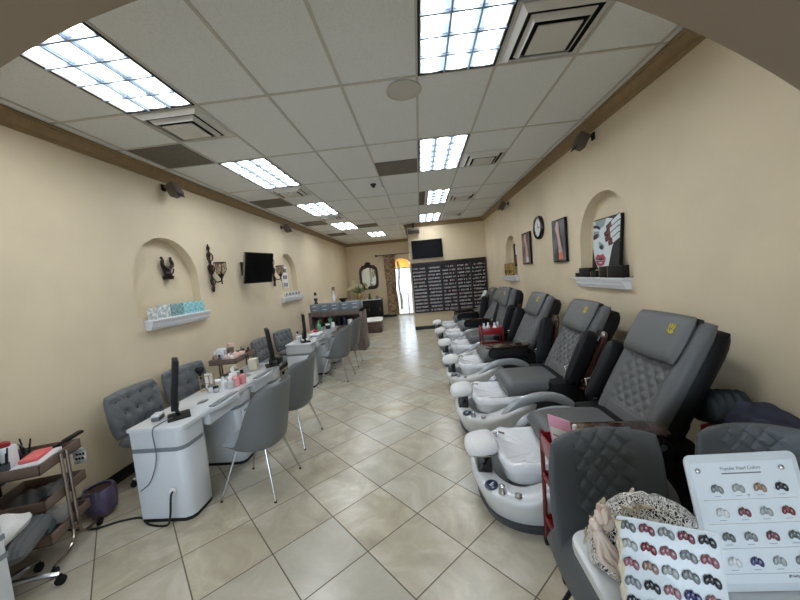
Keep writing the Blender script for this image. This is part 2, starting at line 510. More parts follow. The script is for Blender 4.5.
niche_shelf('wall_shelf', 'white moulded shelf under the right niche with black boxes', 1, 3.36, 4.38, 1.53, .10)
niche_shelf('wall_shelf', 'small white shelf under the far right niche holding gold boxes', 1, 7.02, 8.06, 1.53, .10)

# ------------------------------------------------------------------ ceiling lights, vents, speakers
def light_fixture(cx, cy, label, w=.598, l=1.207, nx=3, ny=6):
    t = thing('ceiling_light', label, 'ceiling light', (cx, cy, H), group='fluorescent ceiling lights')
    b = MB('light_diffuser'); b.bb(-w/2+.02, w/2-.02, -l/2+.02, l/2-.02, .004, .0055); obj('diffuser', b, t)
    b = MB('black_matte')
    for x in (-w/2+.008, w/2-.008): b.bb(x-.008, x+.008, -l/2, l/2, -.004, .005)
    for y in (-l/2+.008, l/2-.008): b.bb(-w/2, w/2, y-.008, y+.008, -.004, .005)
    b.use('tbar')
    for x in (-w/2+.018, w/2-.018): b.bb(x-.004, x+.004, -l/2+.015, l/2-.015, -.003, .005)
    obj('frame', b, t)
    b = MB('louver')
    for i in range(1, nx): x = -w/2+.02+(w-.04)*i/nx; b.bb(x-.006, x+.006, -l/2+.016, l/2-.016, -.012, .004)
    for j in range(1, ny): y = -l/2+.02+(l-.04)*j/ny; b.bb(-w/2+.016, w/2-.016, y-.008, y+.008, -.014, .004)
    obj('louver', b, t)
    return t
cyr = lambda k: 2.697+1.2192*(k+.5)
XLt = (CX[1]+CX[2])/2; XRt = (CX[5]+CX[6])/2
for cx, k, lab in ((XLt, -1, 'nearest left-hand fluorescent ceiling light with louvred panel, above the trolley'),
                   (XLt, 1, 'second fluorescent ceiling light along the left wall'),
                   (XLt, 3, 'third fluorescent ceiling light along the left wall'),
                   (XLt, 5, 'fourth fluorescent ceiling light along the left wall'),
                   (XLt+.6096, 7, 'farthest small ceiling light at the back left, beyond the passage')):
    light_fixture(cx, cyr(k), lab)
for cx, k, lab in ((XRt, -1, 'nearest centre fluorescent ceiling light at the top of the picture'),
                   (XRt, 1, 'second fluorescent ceiling light in the centre row'),
                   (XRt, 5, 'last centre ceiling light above the polish rack')):
    light_fixture(cx, cyr(k), lab)
light_fixture(XRt+.09, cyr(3), 'third centre ceiling light, with a grey strip beside it', w=.43, nx=3, ny=5)
def grille(x0, x1, y0, y1, label):
    b = MB('return_grille'); b.bb(-(x1-x0)/2, (x1-x0)/2, -(y1-y0)/2, (y1-y0)/2, -.003, .006, .002)
    one('ceiling_grille', b, label, 'ceiling grille', ((x0+x1)/2, (y0+y1)/2, H-.0005), group='dark return grilles')
grille(CX[0]+.012, CX[1]-.012, 3.32, 3.90, 'dark grey return grille beside the nearest left light and crown moulding')
grille(CX[0]+.012, CX[1]-.012, 5.76, 6.34, 'dark grey return grille beside the second left light')
grille(CX[0]+.012, CX[1]-.012, 8.2, 8.78, 'dark grey return grille beside the third left light')
grille(CX[0]+.012, CX[1]-.012, 10.6, 11.2, 'dark return grille farthest along the left wall')
grille(CX[2]+.012, CX[3]-.012, 9.4, 10.0, 'dark return grille between the fourth and farthest left lights')
grille(CX[4]+.012, CX[5]-.012, 4.54, 5.12, 'dark speckled return grille left of the second centre light')
grille(CX[5]+.012, CX[5]+.13, 6.37, 7.56, 'narrow grey strip panel left of the third centre light')
def diffuser(cx, cy, label, w=.56, l=.56):
    t = thing('ceiling_vent', label, 'ceiling vent', (cx, cy, H), group='square air vents')
    b = MB('vent_shade'); b.bb(-w/2+.03, w/2-.03, -l/2+.03, l/2-.03, -.004, .004); obj('throat_shade', b, t)  # flat dark plate painted in place of the shaded vent recess
    b = MB('vent_grey')
    def ring(a, c, z0, z1):      # sloped square ring outer half-size a (at z0) inner c (at z1)
        o = [(-a*w, -a*l), (a*w, -a*l), (a*w, a*l), (-a*w, a*l)]; i = [(-c*w, -c*l), (c*w, -c*l), (c*w, c*l), (-c*w, c*l)]
        rows = [[Vector((x, y, z0)) for x, y in o], [Vector((x, y, z1)) for x, y in i], [Vector((x*.98, y*.98, z1+.004)) for x, y in i], [Vector((x*.98, y*.98, z0+.004)) for x, y in o]]
        b.grid(rows, cv=True, cu=True)
    ring(.5, .42, -.004, -.03); ring(.36, .31, -.02, -.05); obj('louver_ring', b, t)
    b = MB('vent_grey'); b.bb(-w*.25, w*.25, -l*.25, l*.25, -.055, -.045, .003)
    b.cyl((0, 0, -.022), (0, 0, .0), .02); obj('centre_plate', b, t)
diffuser((CX[1]+CX[2])/2, 3.0, 'square air vent at the end of the nearest left light')
diffuser((CX[1]+CX[2])/2, 5.44, 'square air vent at the end of the second left light', l=.55)
diffuser((CX[1]+CX[2])/2, 7.88, 'square air vent at the end of the third left light')
diffuser((CX[6]+CX[7])/2, 2.39, 'largest square air vent beside the nearest centre light')
diffuser((CX[6]+CX[7])/2, 4.82, 'square air vent to the right of the second centre light')
diffuser((CX[6]+CX[7])/2, 7.1, 'small far air vent to the right of the third centre light')
diffuser((CX[6]+CX[7])/2, 9.2, 'farthest air vent near the polish rack wall')
b = MB('tbar'); b.lathe((0, 0, 0), [(.15, 0), (.15, -.008), (.142, -.012), (.134, -.012), (.13, -.006), (.0, -.006)], 36)
one('ceiling_cover', b, 'round cover plate beside the centre light', 'ceiling cover', (-.0, 2.87, H))
b = MB('black_gloss'); b.lathe((0, 0, 0), [(.05, 0), (.05, -.015), (.035, -.03)], 20); b.ball((0, 0, -.03), .032, 14)
one('security_camera', b, 'small black dome camera on the ceiling', 'security camera', (-.64, 5.5, H))
b = MB('shelf_white'); b.bb(-.016, .016, 0, YB-5.62, -.03, 0)
one('cable_conduit', b, 'long thin white conduit running along the ceiling to the back', 'conduit', (-.5, 5.62, H))

def speaker(loc, rz, label):
    t = thing('wall_speaker', label, 'speaker', loc, rz, group='small speakers by the crown moulding')
    rt = (0, R(28), 0)
    b = MB('speaker_grey'); b.box((-.03, 0, -.02), (.12, .13, .16), rt, .012); obj('cabinet', b, t)
    b = MB('black_matte'); b.box((-.086, 0, -.048), (.01, .11, .14), rt, .004); obj('speaker_grille', b, t)
    b = MB('black_matte'); b.tube([(.02, 0, 0), (.07, 0, .02), (.105, 0, .02)], .01); b.bb(.1, .115, -.03, .03, -.02, .06); obj('bracket', b, t)
speaker((1.985, 3.95, 3.13), 0, 'small grey speaker on the right wall above the nearer niche')
speaker((1.985, 7.5, 3.13), 0, 'small speaker on the right wall above the far niche')
speaker((-3.005, 4.0, 3.12), pi, 'small dark speaker on the left wall above the nearer sconce')
speaker((-3.005, 7.5, 3.12), pi, 'small speaker on the left wall above the far niche')
t = thing('projector', 'grey boxy device on the ceiling corner above the rack wall television', 'projector', (-.07, 10.05, 3.08))
obj('housing', MB('speaker_grey').box((0, 0, 0), (.36, .3, .13), None, .015), t); obj('slot', MB('black_matte').bb(-.15, .15, -.155, -.14, -.03, .0), t)
obj('mount', MB('black_matte').cyl((0, 0, .06), (0, 0, .25), .02), t)

# ------------------------------------------------------------------ things on the left wall
# iron mask ornament in the nearer niche (on the niche back, x = XL-.12)
b = MB('iron_mask')
b.ball((0, 0, -.02), .085, 16, (.35, 1, .8)); b.ball((.01, 0, -.09), .075, 14, (.5, 1.05, .8))
for s in (-1, 1):
    b.tube(spline([(0, s*.03, 0), (.015, s*.10, .06), (.01, s*.085, .14), (0, s*.10, .19)], 5), [.03]*5+[.028]*5+[.02]*5+[.008], 8)
    b.ball((.03, s*.04, .01), .022, 8)
    b.tube(spline([(.02, s*.03, -.1), (.03, s*.08, -.06), (.02, s*.11, -.0)], 5), .012, 6)
b.tube([(.02, 0, .02), (.045, 0, -.04)], [.015, .022], 8); b.cyl((0, 0, -.17), (0, 0, -.12), .07, .085)
one('wall_ornament', b, 'dark iron horned ornament hanging in the nearer left niche', 'wall ornament', (XL-.09, 3.99, 2.13), scale=.8)

def card_box(w, h, d, m1):
    b = MB(m1); b.bb(-d/2, d/2, -w/2, w/2, 0, h, .003); return b
for i, (y, w, h, m1, lab, rz) in enumerate((
    (3.53, .15, .13, 'floral_white', 'white floral gift box at the near end of the left niche shelf', .2),
    (3.68, .14, .15, 'floral_white', 'second white floral gift box, leaning beside the first', -.15),
    (3.81, .10, .15, 'grey_teal', 'grey teal packet next to the white floral boxes', .1),
    (3.915, .10, .145, 'grey_teal', 'grey green packet in the middle of the niche shelf', -.1),
    (4.02, .11, .15, 'teal', 'first bright teal packet right of the grey packets', .1),
    (4.13, .11, .155, 'teal', 'middle bright teal packet on the niche shelf', -.05),
    (4.235, .10, .15, 'teal', 'third bright teal packet on the niche shelf', .12),
    (4.33, .09, .145, 'teal', 'teal packet at the far end of the niche shelf', -.1))):
    one('gift_box', card_box(w, h, .05, m1), lab, 'gift box', (XL+.045, y, 1.532), (0, 0, rz), 'packets on the left niche shelf')

def sconce(y, label, sc=1.0):
    t = thing('wall_sconce', label, 'wall sconce', (XL, y, 2.10), group='iron wall sconces'); t.scale = (sc,)*3
    b = MB('iron')
    b.tube(spline([(.02, 0, -.32), (.03, 0, -.25), (.02, 0, -.1), (.03, 0, .05), (.02, 0, .2), (.025, 0, .32), (.02, 0, .4)], 4),
           [.008, .012, .02, .014, .022, .012, .02, .014, .02, .012, .018, .03, .018, .012, .02, .01, .014, .024, .014, .01, .02, .026, .014, .01, .004], 8)
    b.ball((.025, 0, .0), .05, 12, (.5, 1, 1.2)); b.ball((.03, 0, .06), .03, 10); b.ball((.02, 0, -.28), .022, 8, (1, 1, 1.6))
    for s in (-1, 1):
        b.tube(spline([(.02, 0, .28), (.03, s*.06, .24), (.03, s*.055, .17), (.02, s*.01, .14)], 5), .009, 6)
        b.tube(spline([(.02, 0, .1), (.03, s*.07, .06), (.03, s*.05, -.02), (.02, s*.01, -.06)], 5), .009, 6)
        b.tube(spline([(.02, 0, -.1), (.03, s*.05, -.14), (.03, s*.04, -.2), (.02, s*.0, -.22)], 5), .008, 6)
    b.ball((.02, 0, .33), .022, 8); obj('backplate', b, t)
    b = MB('iron'); b.tube(spline([(.02, 0, -.08), (.08, 0, -.17), (.16, 0, -.16), (.17, 0, -.1)], 6), .01, 8)
    b.cyl((.17, 0, -.12), (.17, 0, -.06), .02, .05); b.cyl((.17, 0, -.19), (.17, 0, -.12), .006, .015); b.ball((.17, 0, -.2), .012)
    b.lathe((.17, 0, 0), [(.068, .10), (.085, .10), (.085, .115), (.068, .115)], 20)
    for k in range(4): a = pi/4+k*pi/2; b.tube([(.17+.05*cos(a), .05*sin(a), -.06), (.17+.08*cos(a), .08*sin(a), 0), (.17+.08*cos(a), .08*sin(a), .1)], .005, 6)
    obj('arm', b, t)
    b = MB('amber_glass'); b.lathe((.17, 0, 0), [(.035, -.06), (.06, -.03), (.07, .02), (.066, .09), (.06, .09), (.062, .02), (.05, -.03), (.03, -.05)], 20)
    obj('glass_shade', b, t)
sconce(4.70, 'wrought iron wall sconce between the nearer left niche and the television')
sconce(6.78, 'wrought iron wall sconce behind the television, near the far left niche', 1.0)

# television on a tilting arm
t = thing('television', 'flat black television tilted out from the left wall on an arm', 'television', (XL, 5.68, 2.14))
rt = Euler((0, R(12), R(-16)))
mt = Matrix.Translation((.27, 0, 0)) @ rt.to_matrix().to_4x4()
b = MB('black_matte'); b.box((0, 0, 0), (.05, .66, .54), None, .008); me = b.mesh(); me.transform(mt); obj('casing', me, t)
b = MB('screen'); b.box((.026, 0, .008), (.006, .63, .50)); me = b.mesh(); me.transform(mt); obj('screen_panel', me, t)
b = MB('steel'); b.box((-.012, -.333, 0), (.03, .008, .54)); me = b.mesh(); me.transform(mt); obj('silver_edge', me, t)
b = MB('black_matte'); b.bb(.0, .03, -.12, .12, -.12, .12); b.tube([(.03, 0, 0), (.13, -.12, 0), (.24, 0, 0)], .02, 6); obj('wall_bracket', b, t)

# far left niche contents
b = MB('paper_white'); b.bb(0, .008, -.17, .17, -.26, .26, .002)
b.use('navy')
for k, z in enumerate((.16, .0, -.18)):
    for j in range(3): b.bb(.008, .012, -.11+j*.08, -.055+j*.08, z-.045, z+.045)
one('price_poster', b, 'white price poster with rows of dark pictures in the far left niche', 'poster', (XL-.1, 7.62, 1.98))
for i in range(5):
    b = card_box(.12, .10+.02*(i % 2), .04, 'floral_white'); b.use('purple_bag'); b.bb(.02, .023, -.045, .045, .03, .08)
    one('small_box', b, ['first', 'second', 'middle', 'fourth', 'last'][i]+' small white and purple box along the far left niche shelf', 'box', (XL+.05, 7.22+.19*i, 1.522), group='boxes on the far left niche shelf')

# ------------------------------------------------------------------ things on the right wall
def canvas_print(name, label, loc, w, h, paint, tilt=0):
    """flat picture facing -x (towards the room); paint(bm) adds shapes in (y,z) on the face"""
    t = thing(name, label, 'picture', loc, rot=(0, tilt, 0))
    b = MB('black_matte'); b.bb(-.018, .012, -w/2, w/2, -h/2, h/2, .002); obj('canvas', b, t)
    b = paint(w, h); obj('image_print', b, t)
    return t
def flat(b, m, pts, x=-.0185, dx=.001):
    b.use(m); 
    f = [b.bm.verts.new((x-dx, p[0], p[1])) for p in pts]
    fc = b.bm.faces.new(f); fc.material_index = b.cur; bmesh.ops.triangulate(b.bm, faces=[fc])
def ell(cx, cy, rx, ry, a=0, n=20):
    a = R(a); return [(cx+rx*cos(t)*cos(a)-ry*sin(t)*sin(a), cy+rx*cos(t)*sin(a)+ry*sin(t)*cos(a)) for t in [2*pi*k/n for k in range(n)]]
mat('pic_dark', (30,30,34), .5); mat('pic_grey', (120,124,128), .5, rgb2=(60,62,66), vscale=3); mat('pic_skin', (214,224,226), .5); mat('pic_rose', (208,176,166), .5)
mat('pic_lips', (172,70,92), .4); mat('pic_lipdark', (96,40,52), .4); mat('pic_nail', (128,44,48), .3); mat('pic_shadow', (146,160,166), .5); mat('pic_brown', (92,70,66), .5, rgb2=(150,120,116), vscale=5)
mat('pic_orange', (220,120,90), .5)
def face_print(w, h):
    # seen from the room +y is to the left, so picture-left = +y
    b = MB('pic_skin')
    def P(l): return [((.5-u)*w, (v-.5)*h) for u, v in l]
    flat(b, 'pic_skin', P([(.0, .98), (.55, .98), (.98, .98), (.98, .5), (.80, .35), (.72, .02), (.25, .02), (.10, .2), (.02, .45)]), dx=.001)
    flat(b, 'pic_dark', P([(.98, .62), (.98, .02), (.62, .02), (.68, .22), (.74, .42), (.84, .56)]), dx=.002)
    flat(b, 'pic_dark', P([(.55, .98), (.99, .98), (.99, .90), (.8, .93)]), dx=.002)
    flat(b, 'pic_shadow', P([(.10, .98), (.5, .98), (.42, .84), (.26, .8), (.1, .84)]), dx=.0016)
    flat(b, 'pic_dark', P([(.02, .90), (.2, .88), (.3, .82), (.28, .78), (.15, .83), (.02, .84)]), dx=.003)      # brow
    flat(b, 'pic_shadow', P([(.03, .78), (.25, .76), (.27, .64), (.04, .60)]), dx=.0022)
    flat(b, 'pic_dark', P([(.02, .68), (.14, .72), (.24, .70), (.17, .62), (.04, .61)]), dx=.003)      # eye lashes
    flat(b, 'pic_shadow', P([(.24, .56), (.36, .52), (.47, .46), (.42, .38), (.26, .42)]), dx=.002)
    flat(b, 'pic_dark', P([(.27, .45), (.34, .49), (.43, .45), (.42, .40), (.33, .39)]), dx=.003)      # nostril
    flat(b, 'pic_lips', P([(.10, .21), (.22, .31), (.32, .28), (.42, .31), (.55, .2), (.34, .235)]), dx=.003)
    flat(b, 'pic_lipdark', P([(.11, .205), (.34, .235), (.54, .2), (.36, .17)]), dx=.0034)
    flat(b, 'pic_lips', P([(.12, .19), (.35, .165), (.53, .19), (.46, .09), (.34, .065), (.22, .09)]), dx=.003)
    flat(b, 'pic_skin', P([(.24, .145), (.42, .145), (.36, .11)]), dx=.0036)
    for k, (u0, v0, u1, v1) in enumerate(((.98, .96, .52, .78), (.98, .84, .46, .66), (.98, .74, .5, .56), (.98, .62, .62, .48))):
        dx, dy = u1-u0, v1-v0; L = math.hypot(dx, dy); nx, ny = -dy/L*.05, dx/L*.05
        ux, uy = u0+dx*.62, v0+dy*.62
        flat(b, 'pic_dark', P([(u0+nx*1.4, v0+ny*1.4), (ux+nx*1.3, uy+ny*1.3), (u1+nx*.8, v1+ny*.8), (u1-nx, v1-ny), (ux-nx*1.3, uy-ny*1.3), (u0-nx*1.4, v0-ny*1.4)]), dx=.0038+k*.0006)
        flat(b, 'pic_skin', P([(u0+nx, v0+ny), (ux+nx, uy+ny), (ux-nx, uy-ny), (u0-nx, v0-ny)]), dx=.0042+k*.0006)
        flat(b, 'pic_nail', P([(ux+nx*.9, uy+ny*.9), (u1, v1), (ux-nx*.9, uy-ny*.9)]), dx=.0044+k*.0006)
    return b
canvas_print('portrait_canvas', 'black and white canvas of a red-lipped face in the right niche', (2.19, 3.93, 1.93), .56, .60, face_print, R(4))
def legs_print(c1, c2):
    def f(w, h):
        b = MB('pic_grey'); flat(b, 'pic_grey' if c1 == 0 else 'pic_brown', [(-w*.46, -h*.47), (w*.46, -h*.47), (w*.46, h*.47), (-w*.46, h*.47)], dx=.001)
        L = [(.15, .47), (.02, .42), (-.05, .1), (-.12, -.1), (-.02, -.3), (.05, -.46), (-.3, -.46), (-.26, -.3), (-.2, -.05), (-.05, .15), (.02, .3)]
        pts = [(.12, .45), (-.03, .44), (-.06, .2), (-.14, -.05), (-.30, -.42), (.02, -.44), (.02, -.1), (.10, .12), (.22, .3)]
        flat(b, 'pic_rose', [(u*w, v*h) for u, v in pts], dx=.002)
        flat(b, c2, [(u*w, v*h) for u, v in ((-.30, -.42), (.04, -.44), (.02, -.28), (-.24, -.26))], dx=.003)
        return b
    return f
canvas_print('wall_picture', 'grey portrait-format print of crossed hands right of the clock', (2.08, 4.92, 2.07), .45, .62, legs_print(0, 'pic_orange'))
canvas_print('wall_picture', 'brownish print of a pale figure left of the clock', (2.08, 6.38, 2.07), .47, .6, legs_print(1, 'pic_skin'))
t = thing('wall_clock', 'round wall clock with a black rim between the two prints', 'clock', (XR, 5.72, 2.37), rot=(0, -pi/2, 0))
obj('clock_rim', MB('black_gloss').lathe((0, 0, 0), [(.2, 0), (.2, .035), (.185, .055), (.16, .055), (.15, .03), (.0, .03)], 40), t)
obj('clock_face', MB('paper_white').lathe((0, 0, .031), [(.15, 0), (.15, .003)], 36), t)
b = MB('black_matte'); b.box((.03, 0, .038), (.09, .01, .003), (0, 0, 0)); b.box((.0, -.05, .041), (.01, .11, .003))
for k in range(12): a = pi*k/6; b.box((.13*cos(a), .13*sin(a), .036), (.022, .006, .002), (0, 0, a))
obj('hands_and_marks', b, t)
for i, (y, w, h, lab) in enumerate(((4.31, .11, .05, 'small black box at the far end of the right niche shelf'), (4.14, .26, .11, 'black product box on the right niche shelf, under the portrait'),
        (3.93, .12, .075, 'low black box between the two larger ones under the portrait'), (3.86-.13, .16, .12, 'tall black box behind the nearest one on the right niche shelf'), (3.52, .24, .125, 'large black box at the near end of the right niche shelf'))):
    b = MB('black_matte'); b.bb(-.04, .04, -w/2, w/2, 0, h, .003); b.use('gold_trim'); b.bb(-.042, -.04, w/2-.012, w/2-.005, .01, h-.01)
    one('product_box', b, lab, 'box', (2.055, y, 1.553), (0, 0, .04*(-1)**i), 'black boxes on the right niche shelf')
for i in range(4):
    b = MB('gold_box'); b.bb(-.03, .03, -.06, .06, 0, .27, .004); b.use('black_matte'); b.bb(-.032, -.03, -.03, .03, .05, .12)
    one('gold_packet', b, ['leftmost', 'second', 'third', 'rightmost'][i]+' gold packet on the far right niche shelf', 'box', (2.04, 7.78-.16*i, 1.553), (0, 0, .1*(-1)**i), 'gold packets in the far right niche')
b = MB('pic_dark'); b.bb(-.01, .01, -.2, .2, -.25, .25); b.use('pic_skin'); b.bb(-.012, -.01, -.12, .05, .0, .2); b.use('pic_nail'); b.bb(-.0125, -.01, -.1, .12, -.2, -.04)
one('small_print', b, 'small dark print leaning in the far right niche behind the gold packets', 'picture', (2.2, 7.45, 2.0))

# ------------------------------------------------------------------ polish rack wall
RX0, RX1, RZ0, RZ1 = -.235, 2.06, .56, 2.11
t = thing('polish_rack', 'wide dark wooden wall rack with five columns of nail polish shelves', 'display rack', (0, YB, 0))
b = MB('rack_wood'); b.bb(RX0, RX1, -.02, 0, RZ0, RZ1)
b.bb(RX0, RX1, -.1, 0, RZ1-.12, RZ1, .004); b.bb(RX0, RX1, -.1, 0, RZ0-.02, RZ0+.012); obj('back_panel', b, t)
cw = (RX1-RX0)/5
b = MB('rack_wood')
for k in range(6): x = RX0+cw*k; b.bb(x-.018 if k else x, x+.018 if k < 5 else x, -.1, 0, RZ0, RZ1-.1)
obj('uprights', b, t)
NR = 13; rh = (RZ1-.13-RZ0)/NR
b = MB('rack_wood')
for r in range(NR): z = RZ0+.012+rh*r; b.bb(RX0, RX1, -.085, 0, z-.008, z)
for r in range(NR): z = RZ0+.012+rh*r; b.bb(RX0, RX1, -.09, -.084, z, z+.018)
obj('shelf_boards', b, t)
def bottle_mb(mb, loc, cap, body):
    x, y, z = loc
    mb.use(body); mb.bb(x-.012, x+.012, y-.012, y+.012, z, z+.04, 0)
    mb.use(cap); mb.bb(x-.006, x+.006, y-.006, y+.006, z+.04, z+.068)
pal = ['paper_white', 'cream', 'pink_liquid', 'petal_pink', 'purple_bag', 'shelf_white', 'paper_white', 'shelf_white', 'pic_rose']
caps = ['paper_white', 'shelf_white', 'cream']
bmesh_cache = []
for p in pal:
    mb = MB(); bottle_mb(mb, (0, 0, 0), 'paper_white', p); bmesh_cache.append(mb.mesh('polish_bottle'))
ordn = ['bottom', 'second lowest', 'third lowest', 'fourth lowest', 'fifth lowest', 'sixth lowest', 'middle', 'sixth from top', 'fifth from top', 'fourth from top', 'third from top', 'second from top', 'top']
rest = MB()
for c in range(5):
    for r in range(NR):
        n = 11
        for k in range(n):
            x = RX0+cw*c+.034+(cw-.068)*(k+.5)/n+random.uniform(-.003, .003)
            z = RZ0+.012+rh*r
            if random.random() < (.04 if c < 2 else .12): continue
            if c < 2:
                o = obj('nail_polish_bottle', random.choice(bmesh_cache), None, (x, YB-.05, z))
                tag(o, 'small nail polish bottle on the %s shelf, %s column of the rack' % (ordn[r], 'first' if c == 0 else 'second'), 'nail polish', 'polish bottles in the two left columns of the rack')
            else:
                bottle_mb(rest, (x, YB-.05, z), random.choice(caps) if c < 4 else random.choice(['paper_white', 'black_matte', 'cream']), random.choice(pal))
o = one('nail_polish_bottles', rest, 'rows of nail polish bottles filling the three right columns of the rack', 'nail polish'); o['kind'] = 'stuff'
t = thing('television', 'flat black television mounted above the polish rack', 'television', (.30, YB, 2.515))
obj('casing', MB('black_matte').bb(-.475, .475, -.09, -.04, -.285, .285, .006), t); obj('screen_panel', MB('screen').bb(-.455, .455, -.094, -.089, -.265, .27), t)
obj('wall_bracket', MB('steel').bb(-.1, .1, -.04, 0, -.1, .1), t)

# ------------------------------------------------------------------ far end of the room
t = thing('wall_mirror', 'mirror in a carved black wooden frame on the back wall', 'mirror', (-2.22, YF, 1.80))
W2, H2 = .38, .47
op = []
for k in range(48):
    a = 2*pi*k/48; c_, s_ = cos(a), sin(a)
    rx, rz = W2, H2
    x = rx*math.copysign(abs(c_)**.45, c_); z = rz*math.copysign(abs(s_)**.45, s_)
    if z > .3: z += .07*math.exp(-(x/.16)**2)
    op.append((x, z))
rows = [[Vector((x*f+0, -d, z*f)) for x, z in op] for f, d in ((.80, .01), (.84, .05), (1.0, .06), (1.08, .035), (1.1, 0))]
b = MB('dark_hardwood'); b.grid(rows, cv=True)
for k in range(16):
    a = 2*pi*k/16; b.ball((W2*1.05*math.copysign(abs(cos(a))**.5, cos(a)), -.05, H2*1.02*math.copysign(abs(sin(a))**.5, sin(a))+(.05 if sin(a) > .9 else 0)), .035, 8)
b.ball((0, -.05, .62), .07, 10, (1.6, .5, .8)); b.ball((-.1, -.05, .6), .04, 8); b.ball((.1, -.05, .6), .04, 8)
obj('carved_frame', b, t)
b = MB('mirror'); f = b.bm.faces.new([b.bm.verts.new((x*.84, -.012, z*.84)) for x, z in op]); f.material_index = 0; obj('mirror_glass', b, t)
# back cabinet
t = thing('back_cabinet', 'black low cabinet with a white top below the mirror', 'cabinet', (-2.36, 13.6, 0))
b = MB('black_matte'); b.bb(-.72, .68, -.3, .3, .06, .86, .005); obj('body', b, t)
for k in range(3): 
    d = obj('door', MB('black_matte').bb(-.7+.46*k, -.26+.46*k, -.32, -.3, .1, .83, .004), t)
    obj('handle', MB('steel').bb(-.30+.46*k, -.29+.46*k, -.335, -.32, .4, .55), d)
obj('worktop', MB('white_gloss').bb(-.74, .7, -.34, .3, .86, .9, .005), t)
obj('plinth', MB('black_matte').bb(-.7, .66, -.27, .27, 0, .06), t)
# flowers in a vase
t = thing('flower_vase', 'vase of cream lilies and greenery in front of the mirror', 'flower vase', (-2.75, 12.9, 0))
t.location = (-2.6, 13.5, .9); t.scale = (1.3,)*3
obj('vase', MB('gold_trim').lathe((0, 0, 0), [(.05, 0), (.08, .05), (.09, .12), (.05, .2), (.06, .24), (.045, .24), (.03, .1)], 16), t)
bl = MB('leaf'); bp_ = MB('petal_cream')
for k in range(26):
    a = random.uniform(0, 2*pi); e = random.uniform(.2, 1.3); L = random.uniform(.22, .42)
    tip = Vector((cos(a)*cos(e)*L, sin(a)*cos(e)*L*.7, .24+sin(e)*L))
    bl.tube([(0, 0, .2), tip*.6+Vector((0, 0, .06)), tip], [.004, .012, .003], 5)
    if k % 2 == 0:
        for q in range(5):
            w = 2*pi*q/5; bp_.ball(tip+Vector((.04*cos(w), -.02, .04*sin(w))), .04, 6, (.9, .35, .5), (0, -w, 0))
obj('greenery', bl, t); obj('blossoms', bp_, t)
# small things on the back cabinet
for i, (x, h, m1, lab) in enumerate(((-2.35, .12, 'gold_trim', 'small gold ornament on the black back cabinet, left of the others'), (-2.15, .16, 'leaf', 'small green pot plant on the back cabinet'),
        (-1.98, .1, 'cream', 'cream candle jar on the back cabinet'), (-1.83, .13, 'steel', 'grey metal jar near the right end of the back cabinet'))):
    b = MB(m1); b.lathe((0, 0, 0), [(.05, 0), (.06, h*.3), (.05, h*.7), (.03, h*.8), (.035, h)], 12); 
    if m1 == 'leaf':
        for k in range(10): a = k*.7; b.tube([(0, 0, h*.8), (.05*cos(a), .05*sin(a), h+.06), (.1*cos(a), .1*sin(a), h+.05)], [.006, .012, .002], 5)
    one('ornament', b, lab, 'ornament', (x, 13.42, .9))
# curtain rod, curtain, doorway, outside
t = thing('patterned_curtain', 'brown and beige patterned curtain gathered beside the bright doorway', 'curtain', (-1.25, 14.06, 0))
def curtain_mat():
    m = bpy.data.materials.new('curtain_fabric'); m.use_nodes = True; nt = m.node_tree; b = nt.nodes['Principled BSDF']
    tc = nt.nodes.new('ShaderNodeTexCoord'); mp = nt.nodes.new('ShaderNodeMapping'); mp.inputs['Scale'].default_value = (2.5, 2, 4)
    n = nt.nodes.new('ShaderNodeTexNoise'); n.inputs['Scale'].default_value = 1.5; n.inputs['Detail'].default_value = 3
    nt.links.new(tc.outputs['Object'], mp.inputs[0]); nt.links.new(mp.outputs[0], n.inputs['Vector'])
    r = nt.nodes.new('ShaderNodeValToRGB'); r.color_ramp.interpolation = 'CONSTANT'; e = r.color_ramp.elements
    e[0].color = lin((146,118,92)); e[1].position = .46; e[1].color = lin((206,186,156)); q = e.new(.55); q.color = lin((160,136,110))
    nt.links.new(n.outputs['Fac'], r.inputs['Fac']); nt.links.new(r.outputs['Color'], b.inputs['Base Color']); b.inputs['Roughness'].default_value = .8
    MATS['curtain_fabric'] = m
curtain_mat()
rows = []
for j in range(13):
    z = .1+2.55*j/12; f = 1-.12*math.exp(-((z-1.2)/.5)**2)
    rows.append([Vector(((-.25+.5*i/48)*f, .035*sin(i*1.3)-.03*0, z)) for i in range(49)])
b = MB('curtain_fabric'); b.grid(rows); b.grid([[p+Vector((0, .006, 0)) for p in r] for r in rows], flip=True)
obj('curtain_panel', b, t)
b = MB('dark_hardwood'); b.tube([(-.52, -.02, 2.7), (1.05, -.02, 2.7)], .016); b.ball((-.55, -.02, 2.7), .05, 10); b.bb(-.4, -.38, -.02, .13, 2.68, 2.72); b.bb(.95, .97, -.02, .13, 2.68, 2.72); obj('curtain_rod', b, t)
for k in range(7): obj('ring', MB('dark_hardwood').lathe((-.24+.08*k, -.02, 2.66), [(.02, -.002), (.026, -.002), (.026, .002), (.02, .002)], 12, (pi/2, 0, 0)), t)
# lace hem hanging at the doorway edge
rows = [[Vector((-.95+.10*i/16+.03*sin(j*.6), 14.1+.02*sin(i*1.6), .3+2.1*j/16)) for i in range(17)] for j in range(17)]
b = MB('paper_white'); b.grid(rows); b.grid([[p+Vector((0, .004, 0)) for p in r] for r in rows], flip=True); one('sheer_curtain', b, 'thin white sheer hanging just inside the bright doorway', 'curtain')
